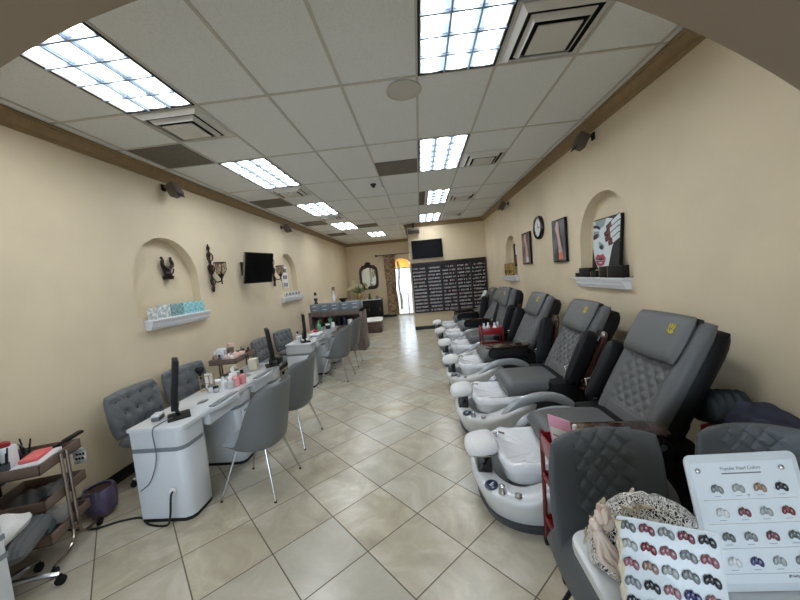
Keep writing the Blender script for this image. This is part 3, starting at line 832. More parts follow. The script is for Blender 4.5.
# orange valance filling the arch
b = MB('orange_valance'); vv = []
pts = [(-.386*cos(pi*k/20)-.75, 2.12+.386*sin(pi*k/20)) for k in range(21)]
b.prism([(x, z) for x, z in pts], 14.215, 14.225, Matrix(((1,0,0,0),(0,0,1,0),(0,1,0,0),(0,0,0,1)))); bmesh.ops.triangulate(b.bm, faces=[f for f in b.bm.faces if len(f.verts) > 4])
b.use('gold_trim')
one('door_valance', b, 'orange fabric valance filling the round top of the doorway', 'valance')
nt = M('orange_valance').node_tree; tr = nt.nodes.new('ShaderNodeBsdfTranslucent'); tr.inputs['Color'].default_value = lin((255,214,140))
mx = nt.nodes.new('ShaderNodeMixShader'); mx.inputs[0].default_value = .75; pb = nt.nodes['Principled BSDF']; ou = nt.nodes['Material Output']
nt.links.new(pb.outputs[0], mx.inputs[1]); nt.links.new(tr.outputs[0], mx.inputs[2]); nt.links.new(mx.outputs[0], ou.inputs['Surface'])
# glazed back door
b = MB('frame_white')
b.bb(DX0, DX0+.05, 14.3, 14.38, 0, 2.12); b.bb(DX1-.05, DX1, 14.3, 14.38, 0, 2.12); b.bb(DX0, DX1, 14.3, 14.38, 2.06, 2.12); b.bb(-.6, -.56, 14.3, 14.38, 0, 2.1); b.bb(DX0, DX1, 14.3, 14.38, 0, .08)
struct('door_1', b)
b = MB('outside_wall'); b.bb(-3.5, .1, 16.4, 16.5, 0, .9); struct('wall_outside', b)

# bench box with a cushion
t = thing('storage_bench', 'brown wooden box bench with a white padded top beside the aisle at the back', 'bench', (-1.66, 10.72, 0), R(3))
b = MB('bench_brown'); b.bb(-.28, .28, -.4, .4, .03, .32, .006); b.bb(-.25, .25, -.37, .37, 0, .03); obj('body', b, t)
b = MB('towel_white'); b.cushion(.62, .86, .12, Matrix.Translation((0, 0, .375)), k=.15); obj('cushion', b, t)

# counter unit with grey drawer boxes on top
t = thing('counter_unit', 'dark brown counter unit standing across the left side behind the desks', 'counter', (-2.17, 8.15, 0)); t.scale = (.85, 1, 1)
obj('side_panel', MB('organizer_brown').bb(.70, .80, -.25, .35, 0, 1.04, .004), t); obj('side_panel', MB('organizer_brown').bb(-.80, -.72, -.25, .35, 0, 1.04, .004), t)
b = MB('organizer_brown'); b.bb(-.8, .8, -.25, .35, .98, 1.04, .004); b.bb(-.72, .70, .30, .35, 0, .98); b.bb(-.72, .70, -.22, .3, .62, .66); b.bb(-.72, .7, -.22, -.2, .0, .62); b.bb(-.72, .7, -.25, -.22, .93, .98); obj('shelves', b, t)
for k in range(5):
    b = MB('organizer_grey'); x = -.76+.255*k
    b.bb(x, x+.245, -.2, .25, 0, .20, .01)
    t2 = thing('drawer_box', ['leftmost', 'second', 'middle', 'fourth', 'rightmost'][k]+' grey plastic drawer box on top of the brown counter unit', 'drawer box', (-2.05, 8.15, 1.04), group='grey drawer boxes')
    obj('box_body', b, t2)
    for j in range(2): 
        d = obj('drawer', MB('organizer_grey').bb(x+.012, x+.233, -.212, -.2, .015+.092*j, .098+.092*j, .004), t2)
        obj('handle', MB('shelf_white').bb(x+.07, x+.175, -.22, -.212, .05+.092*j, .062+.092*j), d)
# things on top of it
b = MB('dark_hardwood'); b.lathe((0, 0, 0), [(.05, 0), (.05, .02), (.03, .05), (.05, .12), (.03, .2), (.035, .28), (.02, .3)], 14); b.use('cream'); b.lathe((0, 0, .15), [(.055, 0), (.06, .04), (.045, .07)], 14)
one('figurine', b, 'small brown and cream figurine on the grey drawer boxes near the wall', 'figurine', (-2.70, 8.15, 1.24))
t = thing('spray_bottle', 'tall pale bottle with a brown cap on the drawer boxes', 'bottle', (-2.22, 8.15, 1.24))
obj('body', MB('clear').lathe((0, 0, 0), [(.05, 0), (.055, .02), (.055, .26), (.035, .3)], 16), t); obj('cap', MB('trolley_brown').lathe((0, 0, .3), [(.04, 0), (.04, .09), (.03, .1)], 14), t)
t = thing('black_bowl', 'shallow dark bowl on the drawer boxes', 'bowl', (-1.98, 8.12, 1.24))
obj('bowl', MB('black_matte').lathe((0, 0, 0), [(.04, 0), (.1, .06), (.11, .09), (.1, .09), (.04, .02)], 18), t)
# items in the open shelf
b = MB('green_plastic'); b.bb(-.05, .05, -.04, .04, 0, .2, .015); b.cyl((0, 0, .2), (0, 0, .25), .02); b.tube([(0, 0, .25), (-.05, 0, .28)], .012)
one('green_bottle', b, 'green plastic spray bottle on the counter unit shelf', 'bottle', (-2.33, 8.0, .66))
t = thing('potted_flowers', 'dark pot of red flowers at the wall end of the counter unit', 'pot plant', (-2.62, 8.02, .66))
obj('pot', MB('black_matte').lathe((0, 0, 0), [(.06, 0), (.08, .1), (.07, .1)], 14), t)
b = MB('leaf'); [b.ball((random.uniform(-.1, .1), random.uniform(-.06, .06), random.uniform(.08, .15)), .03, 6, (1, 1, .4), (random.random(), random.random(), 0)) for k in range(14)]; obj('leaves', b, t)
b = MB('petal_red'); [b.ball((random.uniform(-.1, .1), random.uniform(-.06, .02), random.uniform(.12, .18)), .022, 6) for k in range(10)]; obj('flowers', b, t)
for i, (x, m1, h, lab) in enumerate(((-2.12, 'black_matte', .14, 'black jar behind the desk chairs on the counter unit shelf'), (-1.98, 'navy', .12, 'dark blue tub on the counter unit shelf'), (-1.84, 'paper_white', .09, 'white dish on the counter unit shelf'), (-1.70, 'organizer_grey', .08, 'grey dish at the right end of the counter unit shelf'))):
    one('jar', MB(m1).lathe((0, 0, 0), [(.06, 0), (.07, h*.7), (.065, h*1.5), (.05, h*1.5), (.04, h)], 14), lab, 'jar', (x, 8.02, .66))

# ------------------------------------------------------------------ manicure desks
def desk(name, label, y0, L=1.83, x0=-2.36, x1=-1.94):
    """long double manicure desk; customers sit on the +x side. local origin at near-left floor corner"""
    t = thing(name, label, 'manicure desk', (x0, y0, 0)); W = x1-x0
    zt = .78
    # table top outline, bulging towards the customer at each station
    pl = .30                       # pedestal length
    kn = (L-3*pl)/2
    out = [(-.0, -.02)]
    out += [(W-.02, -.02), (W+.02, 0), (W+.035, .04), (W+.035, pl)]
    def bulge(a, b):
        r = []
        for k in range(1, 12):
            s = k/12; r.append((W+.035+.055*sin(pi*s)**.6, a+(b-a)*s))
        return r
    out += bulge(pl, pl+kn)+[(W+.035, pl+kn), (W+.035, 2*pl+kn)]+bulge(2*pl+kn, 2*pl+2*kn)+[(W+.035, 2*pl+2*kn), (W+.035, L-.04), (W+.02, L), (W-.02, L+.02), (-.03, L+.02)]
    b = MB('white_gloss'); b.prism(out, zt-.03, zt, None, .004); obj('desk_top', b, t)
    for k, yy in enumerate((0, pl+kn, 2*(pl+kn))):
        pf = [(0, yy), (W-.06, yy), (W-.02, yy+.02), (W, yy+.06), (W, yy+pl-.06), (W-.02, yy+pl-.02), (W-.06, yy+pl), (0, yy+pl)]
        c = MB('white_gloss'); c.prism(pf, .03, zt-.205, None, .003); c.prism(pf, zt-.17, zt-.03, None, .003)
        p = obj('pedestal', c, t)
        q = [(x*.985+.002, yy+pl/2+(y-yy-pl/2)*.97) for x, y in pf]
        obj('grey_band', MB('grey_strip').prism(q, zt-.21, zt-.165), p, label='grey band around the pedestal')
        obj('plinth', MB('black_matte').prism(q, 0, .032), p)
        if k == 1:
            for j in range(3): 
                d = obj('drawer', MB('white_gloss').bb(W, W+.012, yy+.04, yy+pl-.04, .08+.165*j, .235+.165*j, .004), t)
                obj('handle', MB('grey_strip').bb(W+.012, W+.02, yy+.08, yy+pl-.08, .20+.165*j, .215+.165*j), d)
    for k, yy in enumerate((pl, 2*pl+kn)):
        b = MB('white_gloss'); b.bb(W-.18, W+.03, yy, yy+kn, zt-.135, zt-.03, .004); d = obj('apron_drawer', b, t)
        obj('wrist_rest', MB('grey_strip').bb(W-.005, W+.055, yy+.05, yy+kn-.05, zt, zt+.012, .005), t)
        b = MB('white_gloss'); b.bb(.0, .02, yy, yy+kn, .25, zt-.03); obj('back_panel', b, t)
        b = MB('grey_strip'); b.lathe((W*.62, yy+.2, zt), [(.055, 0), (.055, .003), (0, .003)], 20, None, .7, 1.15); obj('dust_vent', b, t)
    return t
desk('manicure_desk', 'white double manicure desk nearest the camera with a black cord plugged into its end', 2.31)
desk('manicure_desk', 'white double manicure desk farther along the aisle, before the counter unit', 5.30)
# the end of a third desk at the picture's left edge
t = thing('manicure_desk', 'white cabinet end with grey bands at the very left edge of the picture', 'manicure desk', (-2.96, 1.05, 0))
b = MB('white_gloss'); W = .32
t.location = (-2.30, 1.48, 0)
b = MB('white_gloss'); b.bb(-.34, 0, -.45, 0, .03, .80, .012); obj('pedestal', b, t)
for z in (.50, .60): obj('grey_band', MB('grey_strip').bb(-.341, .0015, -.451, .0015, z-.014, z+.014), t)
obj('desk_top', MB('white_gloss').bb(-.38, .005, -1.1, .005, .80, .83, .006), t); obj('plinth', MB('black_matte').bb(-.32, -.02, -.43, -.02, 0, .03), t)

# customer chairs: grey shell on thin chrome legs, open towards -x
def shell_mesh():
    b = MB('shell_grey'); NT = 56
    def top(th):    # th 0 = back (+x)
        a = abs(math.degrees(th))
        if a < 52: return .96-.02*(a/52)**2
        if a < 118:
            s = (a-52)/66; return .94+(.455-.94)*(s*.3+.7*s*s*(3-2*s))
        return .455
    def ring(th):
        zt = top(th); a = abs(math.degrees(th)); r = []
        back = max(0, min(1, (130-a)/60)); 
        rx = .235 if cos(th) > 0 else .265; ry = .235
        base = [(0, .405), (.5, .405), (.82, .415), (.95, .45)]
        for f, z in base: r.append((f, z))
        for k in range(1, 9):
            z = .45+(zt-.45)*k/8; r.append((.97+.16*(z-.45)/.43*back, z))
        return r, rx, ry
    outer = []; inner = []
    for i in range(NT):
        th = 2*pi*i/NT-pi; r, rx, ry = ring(th); sq = (abs(cos(th))**4+abs(sin(th))**4)**(-.25)*.35+.65
        ro = []; ri = []
        for k, (f, z) in enumerate(r):
            fl = .04*max(0, (z-.45)/.43)*(1 if cos(th) > 0 else 0)
            ro.append(Vector((cos(th)*(rx*f*sq+fl), sin(th)*ry*f*sq, z)))
            g = max(0, f-.10)
            ri.append(Vector((cos(th)*(rx*g*sq+fl), sin(th)*ry*g*sq, max(z, .44))))
        outer.append(ro); inner.append(ri)
    b.grid([o+[o[-1]*.5+i_[-1]*.5+Vector((0, 0, .010))]+list(reversed(i_)) for o, i_ in zip(outer, inner)], cu=True, flip=True)
    bmesh.ops.remove_doubles(b.bm, verts=b.bm.verts[:], dist=1e-4)
    return b.mesh('shell', 60)
ME_shell = shell_mesh()
b = MB('seat_grey'); b.cushion(.47, .42, .07, Matrix.Translation((-.035, 0, .465)), k=.6, n=16, m=16); ME_cseat = b.mesh()
def leg_mesh(sx, sy):
    b = MB('chrome'); e_ = .225 if sx > 0 else .265; b.tube([(sx*.13, sy*.14, .415), (sx*e_, sy*.235, .012)], [.011, .008], 10); b.use('black_matte'); b.cyl((sx*e_, sy*.235, 0), (sx*e_, sy*.235, .014), .011); return b.mesh()
ME_legs = [leg_mesh(sx, sy) for sx in (1, -1) for sy in (1, -1)]
def cust_chair(x, y, rz, label):
    t = thing('salon_chair', label, 'chair', (x, y, 0), rz, 'grey shell chairs at the manicure desks')
    obj('shell', ME_shell, t); obj('seat_cushion', ME_cseat, t, label='lighter grey seat cushion')
    for m_ in ME_legs: obj('leg', m_, t)
cust_chair(-1.555, 2.73, R(-4), 'grey shell chair with thin chrome legs at the nearest manicure desk, closest to the camera')
cust_chair(-1.59, 3.55, R(-6), 'grey shell chair at the far station of the nearest manicure desk')
cust_chair(-1.62, 5.76, R(-4), 'grey shell chair at the near station of the farther manicure desk')
cust_chair(-1.62, 6.66, R(0), 'farthest grey shell chair, in front of the counter unit')

# technician chairs: tufted grey back and seat, five star base, facing +x
def tuft(nx, ny, depth, sc=1.0):
    pts = []
    for j in range(ny):
        for i in range(nx-(j % 2)):
            pts.append((-.72+1.44*(i+.5*(j % 2))/(nx-1), -.62+1.24*j/(ny-1) if ny > 1 else 0))
    def f(u, v):
        d = min(math.hypot((u-a), (v-c)*sc) for a, c in pts)
        base = -depth*math.exp(-(d/.13)**2)
        # diagonal creases between buttons
        q = abs(((u*1.4+v) * 1.6) % 1-.5)*2; w = abs(((u*1.4-v)*1.6) % 1-.5)*2
        return base - depth*.30*(math.exp(-(1-q)**2/.02)+math.exp(-(1-w)**2/.02))
    return f, pts
tf, tpts = tuft(4, 3, .022)
MXB = Matrix(((0, 0, 1, 0), (1, 0, 0, 0), (0, 1, 0, 0), (0, 0, 0, 1)))   # cushion x->y, y->z, z->x (front faces +x)
b = MB('tuft_grey'); b.cushion(.62, .44, .12, Matrix.Translation((-.22, 0, .71)) @ Matrix.Rotation(R(-8), 4, 'Y') @ MXB, k=.25, n=36, m=36, disp=tf, curve=.03)
mtb = Matrix.Translation((-.22, 0, .71)) @ Matrix.Rotation(R(-8), 4, 'Y') @ MXB
for a, c in tpts: b.ball(mtb @ Vector((a*.31, c*.22, .046+.03*a*a)), .011, 8)
ME_tback = b.mesh('b', 60)
b = MB('tuft_grey'); b.cushion(.50, .58, .13, Matrix.Translation((.04, 0, .46)), k=.3, n=18, m=18); ME_tseat = b.mesh('b', 60)
b = MB('steel'); b.cyl((0, 0, .12), (0, 0, .40), .025); b.use('black_matte'); b.bb(-.12, .12, -.1, .1, .38, .405, .005); b.tube([(-.1, 0, .39), (-.26, 0, .40), (-.285, 0, .55)], .016, 8); ME_tpost = b.mesh()
b = MB('chrome'); b.tube([(0, 0, .13), (.14, 0, .105), (.25, 0, .075)], [.02, .016, .012], 8); ME_tleg = b.mesh()
b = MB('black_matte'); b.lathe((.25, -.012, .03), [(.012, 0), (.029, .002), (.029, .022), (.012, .024)], 16, (-pi/2, 0, 0)); b.bb(.24, .262, -.006, .006, .03, .07); ME_tcast = b.mesh()
def tech_chair(x, y, rz, label, sc=1):
    t = thing('technician_chair', label, 'chair', (x, y, 0), rz, 'tufted grey technician chairs along the left wall'); t.scale = (sc,)*3
    obj('backrest', ME_tback, t); obj('seat', ME_tseat, t); obj('post', ME_tpost, t, label='steel gas post')
    for k in range(5):
        l = obj('leg', ME_tleg, t, rot=(0, 0, 2*pi*k/5+.2), label='chrome foot'); obj('caster', ME_tcast, l)
    return t
tech_chair(-2.72, 2.98, R(3), 'tufted grey chair by the left wall behind the nearest desk, dark jacket on its seat', 1.0)
tech_chair(-2.74, 3.68, R(-6), 'tufted grey chair just behind the first one along the left wall')
tech_chair(-2.76, 5.58, R(2), 'tufted grey chair by the wall in the gap between the two desks', .95)
tech_chair(-2.72, 6.42, R(-12), 'tufted grey chair by the wall behind the farther desk', .95)
b = MB('black_cloth'); b.cushion(.30, .42, .10, Matrix.Translation((0, 0, 0)), k=.8, n=14, m=14, disp=lambda u, v: .03*sin(u*5+v*3)+.02*sin(v*9))
one('folded_jacket', b, 'dark jacket bundled on the seat of the first tufted chair', 'jacket', (-2.68, 3.04, .58))

# slim black screens standing on the desks
def slim_screen(x, y, rz, label, tilt=0, hh=.40, dx=0):
    t = thing('slim_screen', label, 'screen', (x, y, .78), rz, 'slim black desk screens')
    obj('base', MB('black_matte').bb(-.10, .10, -.08, .08, 0, .012, .004), t)
    b = MB('black_gloss'); b.tube([(0, .0, .01), (0, .012, .06), (0, .0, .12)], .016, 8); obj('stem', b, t)
    b = MB('black_matte'); b.box((0, 0, .10+hh/2-.02), (.34*.7, .042, hh), (R(tilt), 0, 0), .006); b.use('screen'); b.box((0, -.0215, .10+hh/2-.02), (.34*.7-.02, .002, hh-.03), (R(tilt), 0, 0)); obj('display_panel', b, t)
    return t
slim_screen(-2.09, 2.50, math.atan2(2.50, -2.09), 'slim black screen seen edge-on at the near end of the first desk', 8)
slim_screen(-1.98, 3.98, math.atan2(3.98, -2.02)+R(4), 'slim black screen seen edge-on at the far end of the first desk', -5)
slim_screen(-2.06, 5.44, math.atan2(5.44, -2.06)+R(3), 'slim black screen seen edge-on at the near end of the second desk')
# power cord of the nearest desk
b = MB('cable'); b.tube(spline([(-2.06, 2.305, .26), (-2.05, 2.26, .25), (-2.07, 2.25, .1), (-2.12, 2.26, .012), (-2.28, 2.28, .008), (-2.42, 2.36, .008), (-2.58, 2.33, .008), (-2.72, 2.26, .008), (-2.95, 2.26, .008)], 6), .008, 8)
b.use('paper_white'); b.lathe((-2.06, 2.297, .265), [(.026, 0), (.022, .012)], 16, (pi/2, 0, 0))
one('power_cord', b, 'thick black power cord plugged into the nearest desk and lying on the floor', 'cord')
b = MB('grey_cable'); b.tube(spline([(-2.10, 2.45, .795), (-2.13, 2.33, .79), (-2.135, 2.275, .76), (-2.14, 2.28, .55), (-2.22, 2.285, .36), (-2.32, 2.29, .28)], 6), .004, 6)
one('screen_cable', b, 'thin grey cable hanging from the nearest desk screen', 'cable')
b = MB('grey_cable'); b.bb(-.03, .03, -.05, .05, 0, .03, .006); b.use('shelf_white'); b.bb(-.035, .03, -.04, .05, .03, .05, .006); one('tape_dispenser', b, 'small clear white object beside the nearest desk screen', 'desk item', (-2.24, 2.46, .78), (0, 0, .3))

def bottle(loc, h, r, m1, cap, label, cat='bottle', pump=False, group=None, capm_h=.25):
    t = thing('bottle', label, cat, loc, group=group)
    obj('body', MB(m1).lathe((0, 0, 0), [(r*.9, 0), (r, h*.03), (r, h*.62), (r*.45, h*.74), (r*.4, h*.78)], 16), t)
    b = MB(cap); b.lathe((0, 0, h*.75), [(r*.5, 0), (r*.5, h*capm_h*.9), (r*.42, h*capm_h)], 14)
    if pump: b.tube([(0, 0, h*.98), (0, 0, h*1.08), (r*1.3, 0, h*1.06)], r*.16, 6)
    obj('cap', b, t); return t
def jar(loc, h, r, m1, label, cat='jar', lid=None, group=None):
    t = thing('jar', label, cat, loc, group=group)
    obj('body', MB(m1).lathe((0, 0, 0), [(r*.85, 0), (r, h*.1), (r, h*.7), (r*.9, h*.75)], 16), t)
    obj('lid', MB(lid or m1).lathe((0, 0, h*.75), [(r, 0), (r, h*.22), (r*.9, h*.25)], 16), t); return t
Z0 = .78
jar((-2.19, 3.08, Z0), .07, .035, 'shelf_white', 'small white jar nearest the camera on the first desk', lid='steel')
jar((-2.13, 3.06, Z0), .06, .028, 'clear', 'small clear jar in front of the white bottles on the first desk', lid='black_matte')
bottle((-2.10, 3.14, Z0), .13, .03, 'paper_white', 'shelf_white', 'plain white bottle on the first desk beside the brush stand')
bottle((-2.03, 3.15, Z0), .12, .04, 'clear', 'paper_white', 'clear squat bottle in the middle of the first desk')
bottle((-2.05, 3.24, Z0), .19, .034, 'paper_white', 'shelf_white', 'white pump bottle among the nail supplies on the first desk', pump=True)
bottle((-2.00, 3.20, Z0), .15, .034, 'pink_liquid', 'paper_white', 'pink liquid bottle with a white cap on the first desk', pump=True)
bottle((-1.98, 3.29, Z0), .15, .034, 'pink_liquid', 'black_matte', 'pink bottle with a black cap on the first desk')
bottle((-2.12, 3.30, Z0), .12, .028, 'petal_pink', 'paper_white', 'small pale pink bottle behind the others on the first desk')
jar((-2.22, 3.22, Z0), .08, .04, 'cream', 'cream tub behind the brush stand on the first desk', lid='paper_white')
t = thing('brush_stand', 'wire stand holding a black powder brush and a white cup on the first desk', 'brush stand', (-2.27, 3.14, Z0))
b = MB('gold_trim')
for s in ((-.05, -.04), (.05, -.04), (.05, .04), (-.05, .04)): b.cyl((*s, 0), (*s, .16), .004, seg=6)
for z in (.01, .08, .16): b.tube([(-.05, -.04, z), (.05, -.04, z), (.05, .04, z), (-.05, .04, z)], .004, 6, closed=True)
obj('wire_frame', b, t)
obj('brush', MB('black_matte').lathe((-.05, -.02, .13), [(.01, 0), (.012, .05), (.035, .07), (.045, .1), (.03, .125), (0, .13)], 14), t)
obj('cup', MB('paper_white').lathe((.02, 0, .02), [(.03, 0), (.036, .15), (.03, .15), (.025, .05)], 16), t)
b = MB('cream'); b.bb(-.05, .05, -.05, .05, 0, .14, .006); one('tissue_box', b, 'cream cube box beside the second desk screen', 'box', (-2.14, 3.83, Z0), (0, 0, .2))
b = MB('steel'); b.bb(-.06, .06, -.1, .1, 0, .02, .006); one('tool_tray', b, 'grey metal tray of tools at the back of the first desk', 'tray', (-2.2, 3.55, Z0))
t = thing('card_machine', 'small black machine at the far corner of the first desk', 'machine', (-1.96, 4.06, Z0)); obj('housing', MB('black_matte').bb(-.07, .07, -.06, .06, 0, .08, .01), t)
obj('keypad', MB('steel').bb(-.04, .04, -.064, -.06, .02, .06), t)
# second desk things
jar((-2.2, 5.5, Z0), .10, .045, 'clear', 'clear jar beside the third desk screen', lid='shelf_white')
bottle((-2.26, 5.62, Z0), .17, .03, 'clear', 'black_matte', 'clear bottle with a dark cap behind the third desk screen')
bottle((-2.2, 5.74, Z0), .16, .028, 'black_matte', 'black_matte', 'dark slim bottle on the second desk')
t = thing('hand_rest', 'white hand towel rest with red flower on the second desk', 'hand rest', (-2.05, 6.0, Z0))
b = MB('towel_white'); b.cushion(.2, .3, .07, Matrix.Translation((0, 0, .035)), k=.3); obj('towel', b, t)
b = MB('petal_red'); [b.ball((.03*cos(k*1.25), .03*sin(k*1.25), .09), .028, 7, (1, 1, .6)) for k in range(5)]; b.ball((0, 0, .1), .02, 6); obj('flower', b, t)
b = MB('pink_liquid'); b.lathe((0, 0, 0), [(.04, 0), (.045, .04), (.03, .07)], 12); one('jar', b, 'small pink jar beyond the flower on the second desk', 'jar', (-2.2, 6.2, Z0))
bottle((-2.18, 6.6, Z0), .2, .045, 'green_plastic', 'green_plastic', 'green pump bottle at the far end of the second desk', pump=True)
jar((-2.28, 6.75, Z0), .13, .06, 'dark_red', 'dark red container at the far end of the second desk', lid='black_matte')
jar((-2.05, 6.8, Z0), .1, .05, 'black_matte', 'black container at the far end of the second desk', lid='paper_white')
bottle((-1.98, 6.95, Z0), .16, .035, 'paper_white', 'black_matte', 'white bottle with a black top at the end of the second desk')

# ------------------------------------------------------------------ rolling trolleys
def trolley(x, y, rz, label, tops=(.75, .50, .26), L=.40, Wd=.38, sc=1):
    t = thing('trolley', label, 'trolley', (x, y, 0), rz)
    for z in tops:
        b = MB('trolley_brown'); h = .066
        b.bb(-Wd/2, Wd/2, -L/2, -L/2+.012, z-h, z, .002); b.bb(-Wd/2, Wd/2, L/2-.012, L/2, z-h, z, .002)
        b.bb(-Wd/2, -Wd/2+.012, -L/2, L/2, z-h, z, .002); b.bb(Wd/2-.012, Wd/2, -L/2, L/2, z-h, z, .002)
        b.use('trolley_inner'); b.bb(-Wd/2, Wd/2, -L/2, L/2, z-h-.004, z-h+.004); obj('tray', b, t)
    for s in (-1, 1):
        for q in (-1, 1):
            b = MB('bronze_tube'); xx = s*(Wd/2+.014)
            b.tube(spline([(xx, q*.028, tops[0]-.01), (xx, q*.028, .3), (xx, q*.028, .17), (xx, q*.05, .10), (xx, q*.12, .068), (xx, q*(L/2+.04), .062)], 5), .011, 8)
            l = obj('leg', b, t)
            c = MB('black_matte'); c.lathe((xx-.012, q*(L/2+.04), .03), [(.012, 0), (.029, .002), (.029, .022), (.012, .024)], 16, (0, pi/2, 0)); c.bb(xx-.006, xx+.006, q*(L/2+.04)-.006, q*(L/2+.04)+.006, .03, .065)
            obj('caster', c, l)
    return t
TRX, TRY, TRZ = -2.845, 2.02, R(19)
trolley(TRX, TRY, TRZ, 'brown three-tier rolling trolley with bronze tube legs in the left foreground')
def on(tx, ty, rz, dx, dy, z): return (tx+dx*cos(rz)-dy*sin(rz), ty+dx*sin(rz)+dy*cos(rz), z)
def T1(dx, dy, z=.688): return on(TRX, TRY, TRZ, dx, dy*.85, z)
b = MB('shelf_white'); b.bb(-.08, .08, -.13, .13, 0, .055, .008); one('paper_tray', b, 'white plastic tray on the top shelf of the near trolley', 'tray', T1(.07, -.03, .689), (0, 0, TRZ+.15))
b = MB('pink_plastic'); b.bb(-.05, .05, -.09, .09, 0, .022, .004); one('pink_pad', b, 'salmon pink pad lying on the white tray of the near trolley', 'pad', T1(.06, -.02, .745), (0, 0, TRZ+.15))
t = thing('dispenser', 'white upright dispenser on the top of the near trolley', 'dispenser', T1(-.05, -.10), TRZ)
obj('body', MB('shelf_white').bb(-.045, .045, -.04, .04, 0, .19, .012), t); obj('cap', MB('red_plastic').lathe((0, 0, .19), [(.03, 0), (.03, .025), (.015, .035)], 12), t, label='red cap')
for k, (dx, dy, h, m1) in enumerate(((-.12, -.18, .14, 'steel'), (-.15, -.12, .13, 'black_matte'), (-.02, -.18, .12, 'organizer_dark'), (-.13, -.04, .10, 'grey_teal'), (-.10, .04, .09, 'black_matte'), (-.06, .10, .08, 'steel'), (-.12, .15, .09, 'organizer_dark'))):
    t = thing('tool_cup', ['silver cup of brushes', 'black cup of brushes', 'dark cup of files', 'greenish jar', 'black jar', 'short steel jar', 'dark tub'][k]+' on the top shelf of the near trolley', 'container', T1(dx, dy), group='containers on the near trolley')
    obj('cup', MB(m1).lathe((0, 0, 0), [(.026, 0), (.03, h*.8), (.026, h*.8), (.022, .01)], 14), t)
    if k < 3 or k == 5:
        b = MB('black_matte')
        for q in range(4): a = q*1.6; b.tube([(.01*cos(a), .01*sin(a), .02), (.035*cos(a), .035*sin(a), h+.05+.02*(q % 3))], [.004, .005], 6)
        obj('brushes', b, t)
b = MB('grey_cable'); b.tube(spline([(0, -.08, .06), (0, -.05, .15), (.02, .02, .17), (.03, .08, .10), (.03, .12, .03)], 6), .004, 6); one('looped_wire', b, 'thin looped wire sticking up on the near trolley', 'wire', T1(-.1, .02, .672), (0, 0, TRZ))
t = thing('hair_brush', 'black flat brush lying over the far corner of the near trolley', 'brush', T1(.12, .22, .756), TRZ+1.2)
obj('head', MB('black_matte').box((.04, 0, .01), (.13, .05, .022), (0, -.15, 0), .008), t); obj('handle', MB('black_matte').tube([(-.02, 0, 0), (-.12, 0, -.01)], .009), t)
t = thing('hanging_tag', 'black and white patterned pouch hanging from the end of the near trolley', 'pouch', T1(.15, .262, .56), TRZ)
b = MB('floral_white'); b.bb(-.035, .045, -.004, .006, -.02, .10, .002); b.use('black_matte')
for k in range(6): b.ball((-.015+.02*(k % 3)+.008*(k//3), .0, .02+.035*(k//3)), .012, 7, (1, .7, 1))
obj('pouch', b, t); obj('string', MB('cream').tube([(0, 0, .10), (0, 0, .18)], .002, 5), t)
for z, items in ((.429, ((-.02, -.05, 'organizer_dark', .16, .30, .05, .2, 'dark grey folded cloth on the middle shelf of the near trolley'), (.05, .1, 'stool_ribbed', .14, .22, .04, -.2, 'grey folded towel on the middle shelf of the near trolley'))),
                 (.189, ((.03, -.03, 'grey_teal', .12, .16, .07, .3, 'grey green packet on the lowest shelf of the near trolley'), (-.05, .06, 'navy_cloth', .14, .26, .05, .1, 'navy cloth on the lowest shelf of the near trolley')))):
    for dx, dy, m1, w, l, h, rz, lab in items:
        b = MB(m1); b.cushion(w, l, h, Matrix.Translation((0, 0, h/2)), k=.5, disp=lambda u, v: .008*sin(7*u+5*v)); one('folded_cloth', b, lab, 'cloth', T1(dx, dy, z), (0, 0, TRZ+rz))
b = MB('paper_white'); b.bb(-.06, .06, -.035, .035, 0, .12, .004); one('white_carton', b, 'shiny white carton standing in the lowest shelf of the near trolley', 'carton', T1(.05, .08, .19), (0, .2, TRZ+.3))
# second trolley behind the first desk
T2X, T2Y, T2R = -2.72, 4.36, R(4)
trolley(T2X, T2Y, T2R, 'mauve brown trolley crowded with nail supplies behind the first desk', tops=(.88, .60, .30), L=.58, Wd=.36)
def T2(dx, dy, z=.812): return on(T2X, T2Y, T2R, dx, dy, z)
b = MB('petal_pink'); b.cushion(.16, .26, .10, Matrix.Translation((0, 0, .05)), k=.5, disp=lambda u, v: .012*sin(6*u+4*v)); one('tissue_pile', b, 'pile of pale pink tissues on the crowded trolley', 'tissues', T2(.04, -.06), (0, 0, T2R))
for k, (dx, dy, h, r, m1, c_) in enumerate(((-.12, -.24, .17, .03, 'amber_glass', 'paper_white'), (-.05, -.25, .13, .028, 'purple_bag', 'black_matte'), (.03, -.24, .12, .03, 'petal_pink', 'paper_white'), (.1, -.23, .15, .03, 'paper_white', 'steel'),
        (-.13, -.14, .15, .028, 'dark_red', 'black_matte'), (-.12, .04, .16, .028, 'amber_glass', 'black_matte'), (.1, .12, .12, .03, 'black_matte', 'black_matte'), (-.05, .14, .12, .03, 'cream', 'paper_white'), (.02, .22, .13, .028, 'black_matte', 'steel'), (.11, .24, .11, .03, 'dark_red', 'black_matte'))):
    bottle(T2(dx, dy), h, r, m1, c_, ['brown bottle with a white cap, at the wall corner', 'purple bottle', 'pale pink bottle', 'white bottle with a steel cap', 'dark red bottle near the wall', 'brown bottle with a black cap, by the wall', 'black bottle beside the tissues', 'cream bottle', 'black bottle with a steel cap', 'dark red bottle at the far end'][k]+' on the crowded trolley', group='bottles on the crowded trolley')
